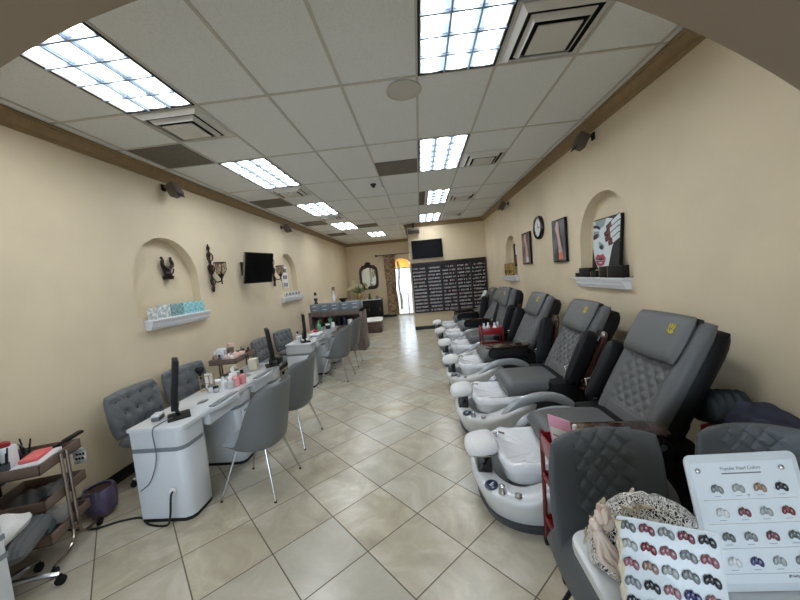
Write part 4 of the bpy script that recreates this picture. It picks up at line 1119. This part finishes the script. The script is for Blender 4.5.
for k, (dx, dy, h, m1, lab) in enumerate(((-.13, .22, .20, 'petal_pink', 'pale pink tall box'), (-.06, .06, .16, 'trolley_brown', 'mauve brown box'), (.12, .02, .10, 'petal_pink', 'low pale pink box'), (-.13, -.06, .18, 'shelf_white', 'white box by the wall'))):
    b = MB(m1); b.bb(-.035, .035, -.05, .05, 0, h, .005); one('supply_box', b, lab+' on the crowded trolley', 'box', T2(dx, dy), (0, 0, T2R+.1*k))
t = thing('small_drawer_box', 'clear little drawer box standing at the near end of the crowded trolley', 'drawer box', T2(-.06, -.17, .812), T2R); 
obj('box', MB('shelf_white').bb(-.05, .05, -.04, .04, 0, .2, .006), t); obj('drawer', MB('purple_bag').bb(.05, .056, -.034, .034, .02, .08), t); obj('drawer', MB('clear').bb(.05, .056, -.034, .034, .1, .18), t)

# waste basket with purple liner, floor stool with towel
t = thing('waste_basket', 'waste basket lined with a purple bag behind the near trolley', 'waste basket', (-2.84, 2.44, 0)); t.scale = (.78,)*3
obj('basket', MB('trolley_brown').lathe((0, 0, 0), [(.09, 0), (.12, .27), (.115, .27), (.085, .01)], 20), t)
b = MB('purple_bag'); rows = []
for j, (r, z) in enumerate(((.112, .30), (.128, .305), (.14, .27), (.142, .2), (.132, .1), (.122, .05))):
    rows.append([Vector(((r+.006*sin(5*a+j)+.004*sin(11*a))*cos(a), (r+.006*sin(5*a+j))*sin(a), z+.006*sin(4*a))) for a in [2*pi*k/40 for k in range(40)]])
b.grid(rows, cv=True); obj('bin_liner', b, t, label='crinkled purple bin liner')
t = thing('rolling_stool', 'low rolling stool with a ribbed grey cushion at the bottom left', 'stool', (-2.67, 1.66, 0), R(20))
b = MB('stool_ribbed')
b.cushion(.30, .40, .13, Matrix.Translation((.05, .02, .37)) @ Matrix.Rotation(R(12), 4, 'Z'), k=.25, n=70, m=16, disp=lambda u, v: .008*cos(u*36)); obj('cushion', b, t)
obj('post', MB('steel').cyl((0, 0, .1), (0, 0, .32), .025), t)
for k in range(5):
    l = obj('leg', ME_tleg, t, rot=(0, 0, 2*pi*k/5+.25), label='chrome foot'); obj('caster', ME_tcast, l)
b = MB('black_pad'); rows = []
b.tube(spline([(-.25, -.10, .60), (-.12, -.02, .66), (-.06, .12, .68), (-.10, .26, .66)], 5), .022, 8); b.tube([(-.08, .1, .66), (-.05, .04, .35)], .012, 6); obj('arm_loop', b, t)
b = MB('towel_white'); b.cushion(.24, .30, .10, Matrix.Translation((0, 0, .04)), k=.5, n=14, m=14, disp=lambda u, v: .012*sin(4*u+3*v)); one('folded_towel', b, 'folded white towel on the low stool at the bottom left', 'towel', (-2.60, 1.63, .45), (0, 0, R(25)))

# ------------------------------------------------------------------ pedicure spa chairs (face -x, towards the aisle)
def sm(t): t = max(0, min(1, t)); return t*t*(3-2*t)
def TX(x): return x-1.2
def plan(cx, cy, a, bb, z, e=2.5, n=44, slope=0, zfun=None):
    r = []
    for k in range(n):
        t = 2*pi*k/n; c_, s_ = cos(t), sin(t)
        x = cx+a*math.copysign(abs(c_)**(2/e), c_); y = cy+bb*math.copysign(abs(s_)**(2/e), s_)
        r.append(Vector((TX(x), y, z+(zfun(x) if zfun else 0))))
    return r
zf = lambda x: .13*sm((x-.50)/.5)
b = MB('tub_white')
rings = [plan(.76, 0, .42, .375, .035), plan(.755, 0, .445, .415, .12, zfun=lambda x: zf(x)*.4), plan(.745, 0, .468, .452, .21, zfun=zf), plan(.745, 0, .472, .458, .24, zfun=zf),
         plan(.745, 0, .455, .442, .262, zfun=zf), plan(.74, 0, .41, .39, .268, zfun=zf), plan(.72, 0, .29, .30, .255, zfun=zf), plan(.72, 0, .26, .27, .20), plan(.72, 0, .2, .2, .16)]
b.loft(rings, True, True); ME_tub = b.mesh('tub', 50)
b = MB('tub_grey'); b.loft([plan(.77, 0, .43, .395, 0), plan(.765, 0, .450, .412, .055)], True, True)
ME_plinth = b.mesh('p')
b = MB('bowl_white')
b.loft([plan(.76, 0, .26, .25, .25, e=4), plan(.765, 0, .275, .262, .33, e=4), plan(.77, 0, .285, .275, .375, e=4), plan(.77, 0, .285, .275, .39, e=4), plan(.77, 0, .25, .24, .38, e=4), plan(.77, 0, .18, .17, .33)], False, True); ME_bowl = b.mesh('bowl', 60)
# thin plastic liner draped over the bowl
b = MB('liner'); random.seed(3)
lr = []
for a_, z_ in ((.305, .352), (.312, .385), (.305, .412), (.285, .418), (.26, .408), (.22, .395), (.15, .38), (.06, .372)):
    rr = plan(.775, 0, a_, a_*.93, z_, n=60, e=5)
    for k, p in enumerate(rr):
        w = .005*sin(k*1.1)+.004*sin(k*.53+a_*12); p.z += w*(1 if a_ > .2 else .5)+.05*sm((p.x+.35)/.4)*.8
        p.x += w*.5*cos(2*pi*k/60); p.y += w*.5*sin(2*pi*k/60)
    lr.append(rr)
b.loft(lr, False, True); ME_liner = b.mesh('liner', 60)
b = MB('tub_silver')
arc = spline([(.46, .235), (.60, .285), (.75, .36), (.90, .425), (1.05, .46), (1.2, .452), (1.34, .385), (1.44, .25), (1.475, .06)] and [(x, 0, z) for x, z in ((.72, .27), (.76, .31), (.81, .37), (.90, .425), (1.05, .46), (1.2, .452), (1.34, .385), (1.44, .25), (1.475, .04))], 5)
def arc_mesh(s):
    b = MB('tub_silver'); rows = []
    for i, p in enumerate(arc):
        t = (arc[min(i+1, len(arc)-1)]-arc[max(i-1, 0)]).normalized(); nn = Vector((-t.z, 0, t.x)); w = .028+.022*sm((p.x-.45)/.3)
        c = Vector((TX(p.x), s*(.405+.01*sm((p.x-.5)/.5)), p.z)); rows.append([c+nn*w*cos(q)+Vector((0, 1, 0))*.03*sin(q) for q in [2*pi*k/12 for k in range(12)]])
    b.loft(rows); return b.mesh('arc', 60)
ME_arcs = [arc_mesh(-1), arc_mesh(1)]
def arcpanel(s):
    b = MB('tub_grey'); poly = [(TX(p.x), p.z-.01) for p in arc[8:]]+[(TX(.85), .04)]
    b.prism(poly, s*.37-.012, s*.37+.012, Matrix(((1,0,0,0),(0,0,1,0),(0,1,0,0),(0,0,0,1)))); return b.mesh('panel')
ME_panels = [arcpanel(-1), arcpanel(1)]
b = MB('black_shell'); b.bb(TX(.98), TX(1.66), -.33, .33, 0, .40, .03); b.bb(TX(1.2), TX(1.72), -.30, .30, .3, .52, .04); b.bb(TX(1.22), TX(1.52), -.375, .375, .2, .57, .04); ME_base = b.mesh('base')
b = MB('chair_grey'); b.cushion(.62, .58, .17, Matrix.Translation((TX(1.10), 0, .49)), k=.1, n=20, m=20, p=9); ME_seat = b.mesh('seat', 60)
b = MB('chair_grey_dark'); b.box((TX(.865), 0, .395), (.07, .46, .15), (0, R(-14), 0), .025, 3); ME_flap = b.mesh('flap')
MXF = Matrix(((0, 0, -1, 0), (-1, 0, 0, 0), (0, 1, 0, 0), (0, 0, 0, 1)))      # cushion x-> -y, y-> z, z-> -x
def quilt(u, v):
    d = 0
    if abs(u) > .62: d += .028*sm((abs(u)-.62)/.2)
    if abs(u) < .62 and -.62 < v < .5:
        q = ((u*3.2+v*4.6)) % 1; w = ((u*3.2-v*4.6)) % 1
        e = min(min(q, 1-q), min(w, 1-w)); d += .019*(sm(e/.26)-1)
    if v < -.62: d += -.006*math.exp(-((v+.64)/.02)**2)
    return d
b = MB('chair_grey'); b.cushion(.64, .93, .12, Matrix.Translation((0, 0, .44)) @ MXF, k=.14, n=56, m=84, p=6, disp=quilt); ME_back = b.mesh('back', 70)
b = MB('chair_grey'); mh = Matrix.Translation((-.085, 0, .725)) @ MXF
b.cushion(.54, .36, .095, mh, k=.22, n=20, m=18, p=5, curve=.012); b.use('black_matte'); b.cushion(.545, .365, .03, Matrix.Translation((-.048, 0, .725)) @ MXF, k=.22, n=12, m=12)
b.use('yellow_thread')
me_c = Vector((-.138, -.155, .785))
for rr, (oy, oz), n in ((.022, (0, .0), 16), (.014, (.012, .016), 12), (.014, (-.012, .016), 12), (.012, (0, -.022), 12)):
    b.tube([me_c+Vector((0, oy+rr*cos(2*pi*k/n), oz+rr*sin(2*pi*k/n)*1.1)) for k in range(n)], .0022, 5, closed=True)
b.tube(spline([me_c+Vector((0, -.03, -.02)), me_c+Vector((0, -.01, -.034)), me_c+Vector((0, .03, -.02))], 5), .0028, 5)
ME_head = b.mesh('head', 60)
b = MB('black_shell'); b.cushion(.60, .92, .19, Matrix.Translation((.105, 0, .43)) @ MXF, k=.12, n=14, m=14, p=7); b.box((.13, 0, .12), (.2, .5, .3), None, .05); ME_bshell = b.mesh('bs', 60)
# armrest: pivot at the rear, reaching -x
def arm_mesh():
    b = MB('black_pad'); b.cushion(.58, .17, .085, Matrix.Translation((-.25, 0, .0)) @ Matrix.Rotation(pi/2, 4, 'X'), k=.5, n=18, m=10, p=6)
    b.use('chrome'); b.cyl((0, -.05, 0), (0, .05, 0), .022); b.tube([(-.06, .05, -.05), (-.12, .055, -.09), (-.16, .05, -.03)], .006, 6)
    return b.mesh('arm', 60)
ME_arm = arm_mesh()
b = MB('tray_wood'); poly = [(x-.27, y) for x, y in rrect(.62, .19, .07)]; b.prism(poly, .085, .108, None, .006); b.use('tray_wood'); b.prism([(x-.30, y) for x, y in rrect(.48, .13, .05)], .108, .112)
b.use('steel'); b.box((-.20, -.0, .113), (.07, .015, .004)); b.cyl((-.05, .0, .02), (-.05, 0, .09), .02); ME_tray = b.mesh('tray')
# footrest pillow wrapped in a white towel
b = MB('towel_white'); b.cushion(.255, .29, .15, Matrix.Translation((TX(.36), 0, .43)) @ Matrix.Rotation(R(-8), 4, 'Y'), k=.75, n=20, m=20, p=3, backk=.6)
b.use('steel'); rr = plan(.365, 0, .131, .145, .41, e=2.6, n=36); b.tube(rr, .004, 5, closed=True); ME_foot = b.mesh('foot', 60)
b = MB('black_gloss'); b.bb(TX(.31), TX(.42), -.10, .10, .22, .40, .02); b.use('steel'); b.bb(TX(.306), TX(.312), -.03, .03, .29, .33); ME_neck = b.mesh('neck')
b = MB('navy'); b.lathe((0, 0, 0), [(.034, 0), (.034, .008), (.028, .012)], 22); b.use('steel'); b.lathe((0, 0, .0), [(.038, 0), (.038, .004)], 22); b.use('pic_skin'); b.box((0, 0, .0125), (.03, .004, .001), (0, 0, .5)); b.box((.0, -.01, .0125), (.02, .003, .001), (0, 0, .5)); ME_dial = b.mesh('dial')
b = MB('chrome'); b.lathe((0, 0, 0), [(.024, 0), (.024, .01), (.016, .03), (.02, .045), (.01, .05)], 18); ME_knob = b.mesh('knob')
b = MB('steel'); b.lathe((0, 0, 0), [(.02, 0), (.02, .012), (.012, .016)], 18); ME_knob2 = b.mesh('knob2')
b = MB('chrome'); b.cyl((0, 0, 0), (0, 0, .06), .014); b.tube([(0, 0, .05), (.03, 0, .075), (.07, 0, .06)], .01, 8); b.ball((0, 0, .065), .018, 10); ME_tap = b.mesh('tap')

def spa(y, near, far, rec, label):
    t = thing('pedicure_chair', label, 'pedicure chair', (1.2, y, 0), group='grey pedicure spa chairs along the right wall')
    obj('foot_tub', ME_tub, t, label='glossy white tub shell'); obj('plinth', ME_plinth, t); bo = obj('basin', ME_bowl, t); obj('basin_liner', ME_liner, bo, label='crinkled clear-white plastic liner')
    for i in (0, 1):
        a = obj('side_rail', ME_arcs[i], t, label='silver curved side rail'); obj('side_panel', ME_panels[i], t)
    obj('chair_base', ME_base, t); obj('seat', ME_seat, t); obj('calf_pad', ME_flap, t)
    bk = obj('backrest', ME_back, t, (TX(1.42), 0, .50), (0, R(rec), 0)); obj('headrest', ME_head, bk, label='headrest pillow with a yellow emblem'); obj('back_shell', ME_bshell, bk, label='black shell behind the backrest')
    for s, ang in ((-1, near), (1, far)):
        a = obj('armrest', ME_arm, t, (TX(1.40), s*.385, .58), (0, R(ang), 0)); obj('armrest_tray', ME_tray, a, label='dark glossy wooden tray')
    fr = obj('footrest', ME_foot, t, label='footrest pillow wrapped in white towel'); obj('footrest_neck', ME_neck, t)
    obj('control_dial', ME_dial, t, (TX(.375), -.255, .266), (R(8), R(-6), 0), 1.3, label='round navy control dial')
    obj('control_knob', ME_knob, t, (TX(.43), -.335, .266), None, 1.15); obj('control_knob', ME_knob2, t, (TX(.52), -.385, .27), None, 1.2); obj('faucet', ME_tap, t, (TX(.50), .14, .37), (0, 0, 0))
    return t
spa(2.44, 2, 116, 28, 'nearest grey pedicure chair, with its tub beside the red cart')
spa(3.61, 114, 100, 29, 'second pedicure chair, its near armrest folded up')
spa(4.90, 0, 108, 27, 'third pedicure chair, behind the red trays, with a dark tray lowered')
spa(6.12, 108, 108, 16, 'fourth pedicure chair from the camera')
spa(7.40, 4, 100, 33, 'fifth pedicure chair, mostly hidden behind the fourth')
spa(8.66, 0, 0, 40, 'farthest pedicure chair, in front of the polish rack')
# magazine lying on the farthest headrest
b = MB('floral_white'); b.box((0, 0, 0), (.22, .3, .015), (0, R(-58), 0), .003); one('magazine', b, 'pale magazine propped on the farthest pedicure chair', 'magazine', (1.60, 8.45, 1.10))

# red carts
def cart(x, y, label, h=.78, lab2=''):
    t = thing('red_cart', label, 'cart', (x, y, 0))
    for sx in (-1, 1):
        for sy in (-1, 1):
            l = obj('leg', MB('dark_red').tube([(sx*.17, sy*.13, .05), (sx*.165, sy*.125, h)], .013, 8), t)
            obj('caster', MB('black_matte').lathe((sx*.17-.012, sy*.13, .028), [(.012, 0), (.027, .002), (.027, .022), (.012, .024)], 14, (0, pi/2, 0)), l)
    for z in (.16, .45, h-.13):
        b = MB('red_plastic'); b.bb(-.17, .17, -.13, .13, z, z+.012, .003); hh = .11 if z > .5 else .04
        for s in (-1, 1): b.bb(-.17, .17, s*.13-.005, s*.13+.005, z, z+hh, .003); b.bb(s*.17-.005, s*.17+.005, -.13, .13, z, z+hh, .003)
        obj('tray', b, t)
    return t
cart(.83, 1.85, 'dark red rolling cart beside the nearest tub, behind the grey quilted chair', .76)
cart(1.12, 5.51, 'red cart with white bottles between the third and fourth pedicure chairs', .80)
b = MB('pink_card'); 
rowp = [(-.07, 0), (.07, 0), (.045, .19), (-.045, .2)]
b.box((0, 0, .13), (.13, .006, .27), (R(10), 0, 0)); b.use('paper_white'); b.box((0, -.005, .11), (.105, .003, .17), (R(10), 0, 0)); b.use('pic_nail')
for k in range(4): b.box((0, -.009+.0055*(k-1.5)*-.9, .06+.03*k), (.08, .002, .005), (R(10), 0, 0))
one('price_card', b, 'pink and white folded card standing on the near red cart', 'card', (.715, 1.80, .655), (0, 0, R(-55)))
for k, (x, y, lab, m1, cp) in enumerate(((.80, 1.83, 'white bottle on the near red cart beside the card', 'paper_white', 'shelf_white'), (.88, 1.85, 'white bottle with a red cap on the near red cart', 'paper_white', 'red_plastic'), (.84, 1.92, 'clear bottle behind the white ones on the near red cart', 'clear', 'paper_white'))):
    bottle((x, y, .643), .16, .028, m1, cp, lab)
b = MB('gold_box'); b.bb(-.05, .05, -.04, .04, 0, .12, .006); one('supply_box', b, 'yellowish box on the middle shelf of the near red cart', 'box', (.74, 1.82, .463))
for k, (x, y, m1) in enumerate(((1.0, 5.46, 'paper_white'), (1.08, 5.52, 'shelf_white'), (1.17, 5.45, 'paper_white'), (1.24, 5.53, 'clear'))):
    bottle((x, y, .683), .17, .03, m1, 'shelf_white', ['leftmost', 'second', 'third', 'rightmost'][k]+' white bottle in the top bin of the farther red cart', group='bottles in the farther red cart')

# ------------------------------------------------------------------ grey quilted waiting chairs in the right foreground
def q2(u, v):
    if abs(u) > .56 or v < -.3: return 0
    q = ((u*3.3+v*3.3)) % 1; w = ((u*3.3-v*3.3)) % 1; e = min(min(q, 1-q), min(w, 1-w)); return .012*(sm(e/.15)-1)*sm((.56-abs(u))/.1)
MXC = Matrix(((1, 0, 0, 0), (0, 0, -1, 0), (0, 1, 0, 0), (0, 0, 0, 1)))     # front faces -y
b = MB('wait_grey'); b.cushion(.56, .62, .085, Matrix.Translation((0, .16, .625)) @ Matrix.Rotation(R(-6), 4, 'X') @ MXC, k=.36, n=84, m=84, p=6, disp=q2, curve=.08); ME_wback = b.mesh('wb', 70)
b = MB('wait_grey'); b.cushion(.56, .56, .28, Matrix.Translation((0, -.06, .36)), k=.25, n=18, m=18); ME_wseat = b.mesh('ws', 60)
b = MB('black_matte'); b.box((0, 0, .22), (.3, .3, .02)); ME_wfr = b.mesh()
def wlegs():
    out = []
    for sx in (-1, 1):
        for sy in (-1, 1): out.append(MB('black_matte').tube([(sx*.14, sy*.14-.03, .22), (sx*.21, sy*.21-.03, 0)], [.014, .01], 8).mesh())
    return out
WL = wlegs()
def wait_chair(x, y, rz, label):
    t = thing('quilted_chair', label, 'chair', (x, y, 0), rz, 'grey quilted waiting chairs')
    obj('backrest', ME_wback, t); obj('seat', ME_wseat, t); obj('seat_frame', ME_wfr, t)
    for m_ in WL: obj('leg', m_, t)
    return t
wait_chair(.815, 1.44, R(4), 'grey quilted chair facing the camera behind the white table')
wait_chair(1.53, 1.50, R(-6), 'grey quilted chair at the right, behind the taller nail display board').scale = (.95,)*3
# bags and coats piled by the right wall
b = MB('black_cloth'); b.cushion(.22, .56, .55, Matrix.Translation((0, 0, .28)), k=.4, n=16, m=16, disp=lambda u, v: .02*sin(7*u)+.02*sin(5*v)); one('duffel_bag', b, 'dark bag on the floor beside the right wall, under the coats', 'bag', (1.97, 2.02, 0))
b = MB('black_cloth'); b.cushion(.24, .40, .20, Matrix.Translation((0, 0, 0)) @ Matrix.Rotation(R(-20), 4, 'X'), k=.5, n=24, m=18, disp=lambda u, v: .025*sin(16*u+3*v)); b.use('grey_teal'); one('folded_coats', b, 'dark green-grey folded coats beside the navy one', 'coat', (1.91, 2.22, .71), (0, 0, R(-14)))
b = MB('navy_cloth'); b.cushion(.30, .52, .24, Matrix.Translation((0, 0, 0)) @ Matrix.Rotation(R(6), 4, 'X'), k=.6, n=26, m=26, p=3, disp=lambda u, v: .012*sin(6*u+5*v)+.01*sin(11*v+2*u)); b.ball((0, .1, .13), .02, 8); one('navy_coat', b, 'navy coat bundled on top of the pile against the right wall', 'coat', (1.93, 1.90, .69), (0, 0, R(-4)))
b = MB('red_plastic'); b.box((0, 0, 0), (.12, .12, .60), (0, 0, .2), .01); one('red_box', b, 'tall red box showing beside the dark coats', 'box', (1.82, 2.13, .33))

# ------------------------------------------------------------------ white table with nail displays in the right foreground
ZT = .80
t = thing('display_table', 'white table with a rounded corner in the lower right foreground', 'table', (1.06, .72, 0))
b = MB('white_cloth'); b.prism([(x, y) for x, y in rrect(1.22, .86, .07, 8)], ZT-.03, ZT, None, .006); obj('table_top', b, t)
mat('beige_panel', (176,166,152), .5, var=.1, vscale=12)
b = MB('beige_panel'); b.bb(-.57, .57, -.38, .20, .06, ZT-.03, .006); obj('body', b, t); obj('plinth', MB('black_matte').bb(-.54, .54, -.35, .17, 0, .06), t)
nailc = {'gr': (112,116,118), 'dg': (84,90,88), 'rd': (104,52,62), 'mr': (128,80,88), 'dr': (104,28,38), 'bk': (22,26,34), 'lg': (146,150,148), 'pk': (136,96,102), 'nv': (44,42,92), 'br': (130,104,92), 'cl': (196,194,194), 'or': (138,112,92)}
for k_, v_ in nailc.items(): mat('nail_'+k_, v_, .15, coat=.6)
def swatch(parent, x, z, key, w=.034, label=None):
    b = MB('nail_'+key)
    for dx, dz, ang, rx, rz_ in ((-.30, .05, -14, .19, .34), (-.02, .12, 4, .17, .34), (.33, -.06, 12, .23, .36)):
        rows = []
        a = R(ang); 
        for f, d in ((1, 0), (.92, .0025), (.6, .0045), (0.05, .005)):
            rows.append([Vector((x+w*(dx+rx*f*cos(q)*cos(a)-rz_*f*sin(q)*sin(a)), -.0025-d, z+w*(dz+rx*f*cos(q)*sin(a)+rz_*f*sin(q)*cos(a)))) for q in [2*pi*k/12 for k in range(12)]])
        b.loft(rows, False, True)
    return obj('nail_sample', b, parent, label=label)
# front board
FT = R(-16)
t = thing('nail_display_board', 'smaller white board of nail samples in five columns at the bottom right', 'display board', (.566, .78, ZT+.002), R(-20))
t.rotation_euler = Euler((FT, 0, R(-20)))
b = MB('display_board'); b.prism([(x, z) for x, z in rrect(.222, .27, .008)], -.004, 0, Matrix.Translation((0, 0, .135)) @ Matrix(((1,0,0,0),(0,0,-1,0),(0,1,0,0),(0,0,0,1))), .001); obj('panel', b, t)
b = MB('display_board'); b.tube([(-.02, .0, .2), (-.02, .09, .02)], .004, 6); b.tube([(.06, .0, .2), (.06, .09, .02)], .004, 6); obj('back_stay', b, t)
rowsk = [['dg', 'rd', 'gr', 'rd', 'bk'], ['lg', 'dr', 'mr', 'gr', 'mr'], ['mr', 'br', 'lg', 'gr', 'bk'], ['gr', 'bk', 'pk', 'nv', 'pk'], ['bk', 'rd', 'gr', 'br', 'dg'], ['pk', 'gr', 'rd', 'lg', 'br']]
for r, row in enumerate(rowsk):
    for c, k_ in enumerate(row): swatch(t, -.086+.042*c, .248-.045*r, k_, .034)
b = MB('lace_cream'); b.tube([(-.108, -.002, z) for z in [.0+.0185*k for k in range(15)]], [.002+.004*((k*7) % 3) for k in range(15)], 6); obj('lace_edging', b, t, label='ragged lace edging down its left side')
# back board
t = thing('nail_display_board', 'larger rounded white board with four columns of nail samples, leaning behind', 'display board', (.915, .905, ZT+.002))
t.rotation_euler = Euler((R(-16), 0, 0)); BW, BH = .318, .362
b = MB('display_board'); b.prism([(x, z) for x, z in rrect(BW, BH, .02)], -.005, 0, Matrix.Translation((0, 0, BH/2)) @ Matrix(((1,0,0,0),(0,0,-1,0),(0,1,0,0),(0,0,0,1))), .001); obj('panel', b, t)
b = MB('display_card'); b.bb(-BW/2+.014, BW/2-.014, -.0008, 0, .02, BH-.022); obj('printed_card', b, t)
for s in (-1, 1): obj('bolt', MB('chrome').ball((s*.118-.01, -.004, BH-.043), .0075, 12, (1, .6, 1)), t)
mat('ink_light', (138,142,148), .5); me = text_mesh('Popular Pearl Colors', .0135, 'ink_light'); o = obj('heading', me, t, (-.005, -.0012, BH-.041), (pi/2, 0, 0))
b = MB('ink'); b.bb(-.06, .05, -.0018, -.0008, BH-.056, BH-.053); obj('heading_rule', b, t)
me = text_mesh('#Nailpolish', .011, 'ink'); obj('footer_text', me, t, (.075, -.0012, .036), (pi/2, 0, 0))
b = MB('ink')
for r in range(4): b.use('chrome'); b.bb(-BW/2+.03, BW/2-.03, -.0014, -.0008, BH-.126-.064*r, BH-.1252-.064*r)
b.use('ink')
for r in range(4):
    for c in range(4): b.bb(-.097+.060*c, -.077+.060*c, -.0014, -.0008, BH-.1165-.064*r, BH-.1155-.064*r)
obj('printed_lines', b, t)
rk = [['gr', 'lg', 'or', 'bk'], ['cl', 'rd', 'lg', 'dr'], ['dg', 'gr', 'rd', 'dg'], ['cl', 'nv', 'lg', 'gr']]
for r in range(4):
    for c in range(4): swatch(t, -.086+.060*c, BH-.096-.064*r, rk[r][c], .032)
b = MB('display_board'); b.tube([(0, 0, .25), (0, .12, .035)], .005, 6); obj('back_stay', b, t)

# lace covered cushion with satin ribbon between the boards
def lace_mat():
    m = bpy.data.materials.new('lace_net'); m.use_nodes = True; nt = m.node_tree; b = nt.nodes['Principled BSDF']
    tc = nt.nodes.new('ShaderNodeTexCoord'); v = nt.nodes.new('ShaderNodeTexVoronoi'); v.feature = 'DISTANCE_TO_EDGE'; v.inputs['Scale'].default_value = 95
    n = nt.nodes.new('ShaderNodeTexNoise'); n.inputs['Scale'].default_value = 30; mxv = nt.nodes.new('ShaderNodeMix'); mxv.data_type = 'VECTOR'; mxv.inputs['Factor'].default_value = .06
    nt.links.new(tc.outputs['Object'], n.inputs['Vector']); nt.links.new(tc.outputs['Object'], mxv.inputs['A']); nt.links.new(n.outputs['Color'], mxv.inputs['B']); nt.links.new(mxv.outputs['Result'], v.inputs['Vector'])
    r = nt.nodes.new('ShaderNodeValToRGB'); r.color_ramp.elements[0].position = .10; r.color_ramp.elements[0].color = (1, 1, 1, 1); r.color_ramp.elements[1].position = .16; r.color_ramp.elements[1].color = (0, 0, 0, 1)
    nt.links.new(v.outputs['Distance'], r.inputs['Fac']); nt.links.new(r.outputs['Color'], b.inputs['Alpha'])
    b.inputs['Base Color'].default_value = lin((224,222,218)); b.inputs['Roughness'].default_value = .8
    MATS['lace_net'] = m
lace_mat()
t = thing('lace_bonnet', 'domed white lace bonnet with a pink satin ribbon, lying on the white table', 'bonnet', (.645, 1.0, ZT), R(-10)); t.scale = (.70, .85, .97)
b = MB('lace_net'); rows = []
for j in range(15):
    ph = pi/2*j/14; rows.append([Vector((.25*cos(ph)*cos(a), .13*cos(ph)*sin(a)*1.0, .01+.225*sin(ph)**.9+.004*sin(9*a))) for a in [2*pi*k/44 for k in range(44)]])
b.grid(rows, cv=True); obj('lace_dome', b, t)
b = MB('black_matte'); b.loft([[Vector((p.x*.93, p.y*.93, max(.003, p.z*.95-.004))) for p in r_] for r_ in rows], True, False); obj('lining', b, t, label='black lining under the lace')
b = MB('lace_cream')
for k in range(26):
    a = random.uniform(pi*.55, pi*1.5); ph = random.uniform(.1, 1.25); p = Vector((.245*cos(ph)*cos(a), .128*cos(ph)*sin(a), .01+.22*sin(ph)))
    b.tube([p+Vector((random.uniform(-.03, .03), random.uniform(-.02, .01), random.uniform(-.03, .03))) for _ in range(4)], [.004, .009, .007, .003], 6)
obj('lace_trim', b, t, label='cream lace flowers on its left side')
b = MB('satin_pink')
for k in range(7):
    x = -.235+.012*sin(k*2.2); a0 = k*.9
    b.tube(spline([(-.20, -.05, .20-.01*k), (x-.0, -.09, .16), (x+.012*k, -.11+.01*(k % 3), .09), (-.18+.016*k, -.12, .06)], 5), [.006]*5+[.012]*5+[.010]*5+[.004], 8)
for k in range(9): a = k*.7; b.ball((-.215+.03*cos(a), -.075+.02*sin(a), .19+.03*sin(a*1.7)), .022, 9, (1.2, .7, .8), (a, a, 0))
obj('ribbon', b, t, label='pale pink satin ribbon and bow')

# ------------------------------------------------------------------ light
w = bpy.data.worlds.new('sky'); SC.world = w; w.use_nodes = True
bg = w.node_tree.nodes['Background']; bg.inputs['Color'].default_value = (.70, .84, 1.0, 1); bg.inputs['Strength'].default_value = WORLD = 2.5
b = MB('outside_ground'); b.bb(-8, 8, 16.6, 26, -.12, -.02); b.bb(-8, 8, -14, -3.3, -.12, -.02); struct('ground', b)
def portal(name, loc, rot, sx, sy):
    l = bpy.data.lights.new(name, 'AREA'); l.shape = 'RECTANGLE'; l.size = sx; l.size_y = sy; l.cycles.is_portal = True
    o = bpy.data.objects.new(name, l); place(o, None, loc, rot)
portal('front_daylight', (-.51, -3.1, 1.55), (R(-90), 0, 0), 4.5, 2.4)
portal('door_daylight', (-.75, 14.4, 1.2), (R(90), 0, 0), .8, 2.4)
def room_lamp(loc, e, sx, sy, col=(1, .9, .78)):
    l = bpy.data.lights.new('room_light', 'AREA'); l.shape = 'RECTANGLE'; l.size = sx; l.size_y = sy; l.energy = e; l.color = col
    o = bpy.data.objects.new('room_light', l); place(o, None, loc)

# ------------------------------------------------------------------ camera
cd = bpy.data.cameras.new('camera'); cam = bpy.data.objects.new('camera', cd); COL.objects.link(cam)
f = Vector((-0.06652789, 0.99490782, -0.07571302)); r = Vector((0.99414669, 0.05962044, -0.09009861)); u = Vector((0.08512576, 0.08126392, 0.99305074))
cam.matrix_world = Matrix(((r.x, u.x, -f.x, 0), (r.y, u.y, -f.y, 0), (r.z, u.z, -f.z, 1.78), (0, 0, 0, 1)))
cd.sensor_width = 36; cd.lens = 324.436/800*36; cd.clip_start = .05; cd.clip_end = 200
SC.camera = cam
SC.view_settings.view_transform = 'Standard'; SC.view_settings.look = 'None'; SC.view_settings.gamma = 1; SC.view_settings.use_curve_mapping = False
SC.view_settings.exposure = 1.2
SC.cycles.max_bounces = 8; SC.cycles.diffuse_bounces = 5; SC.cycles.sample_clamp_indirect = 6
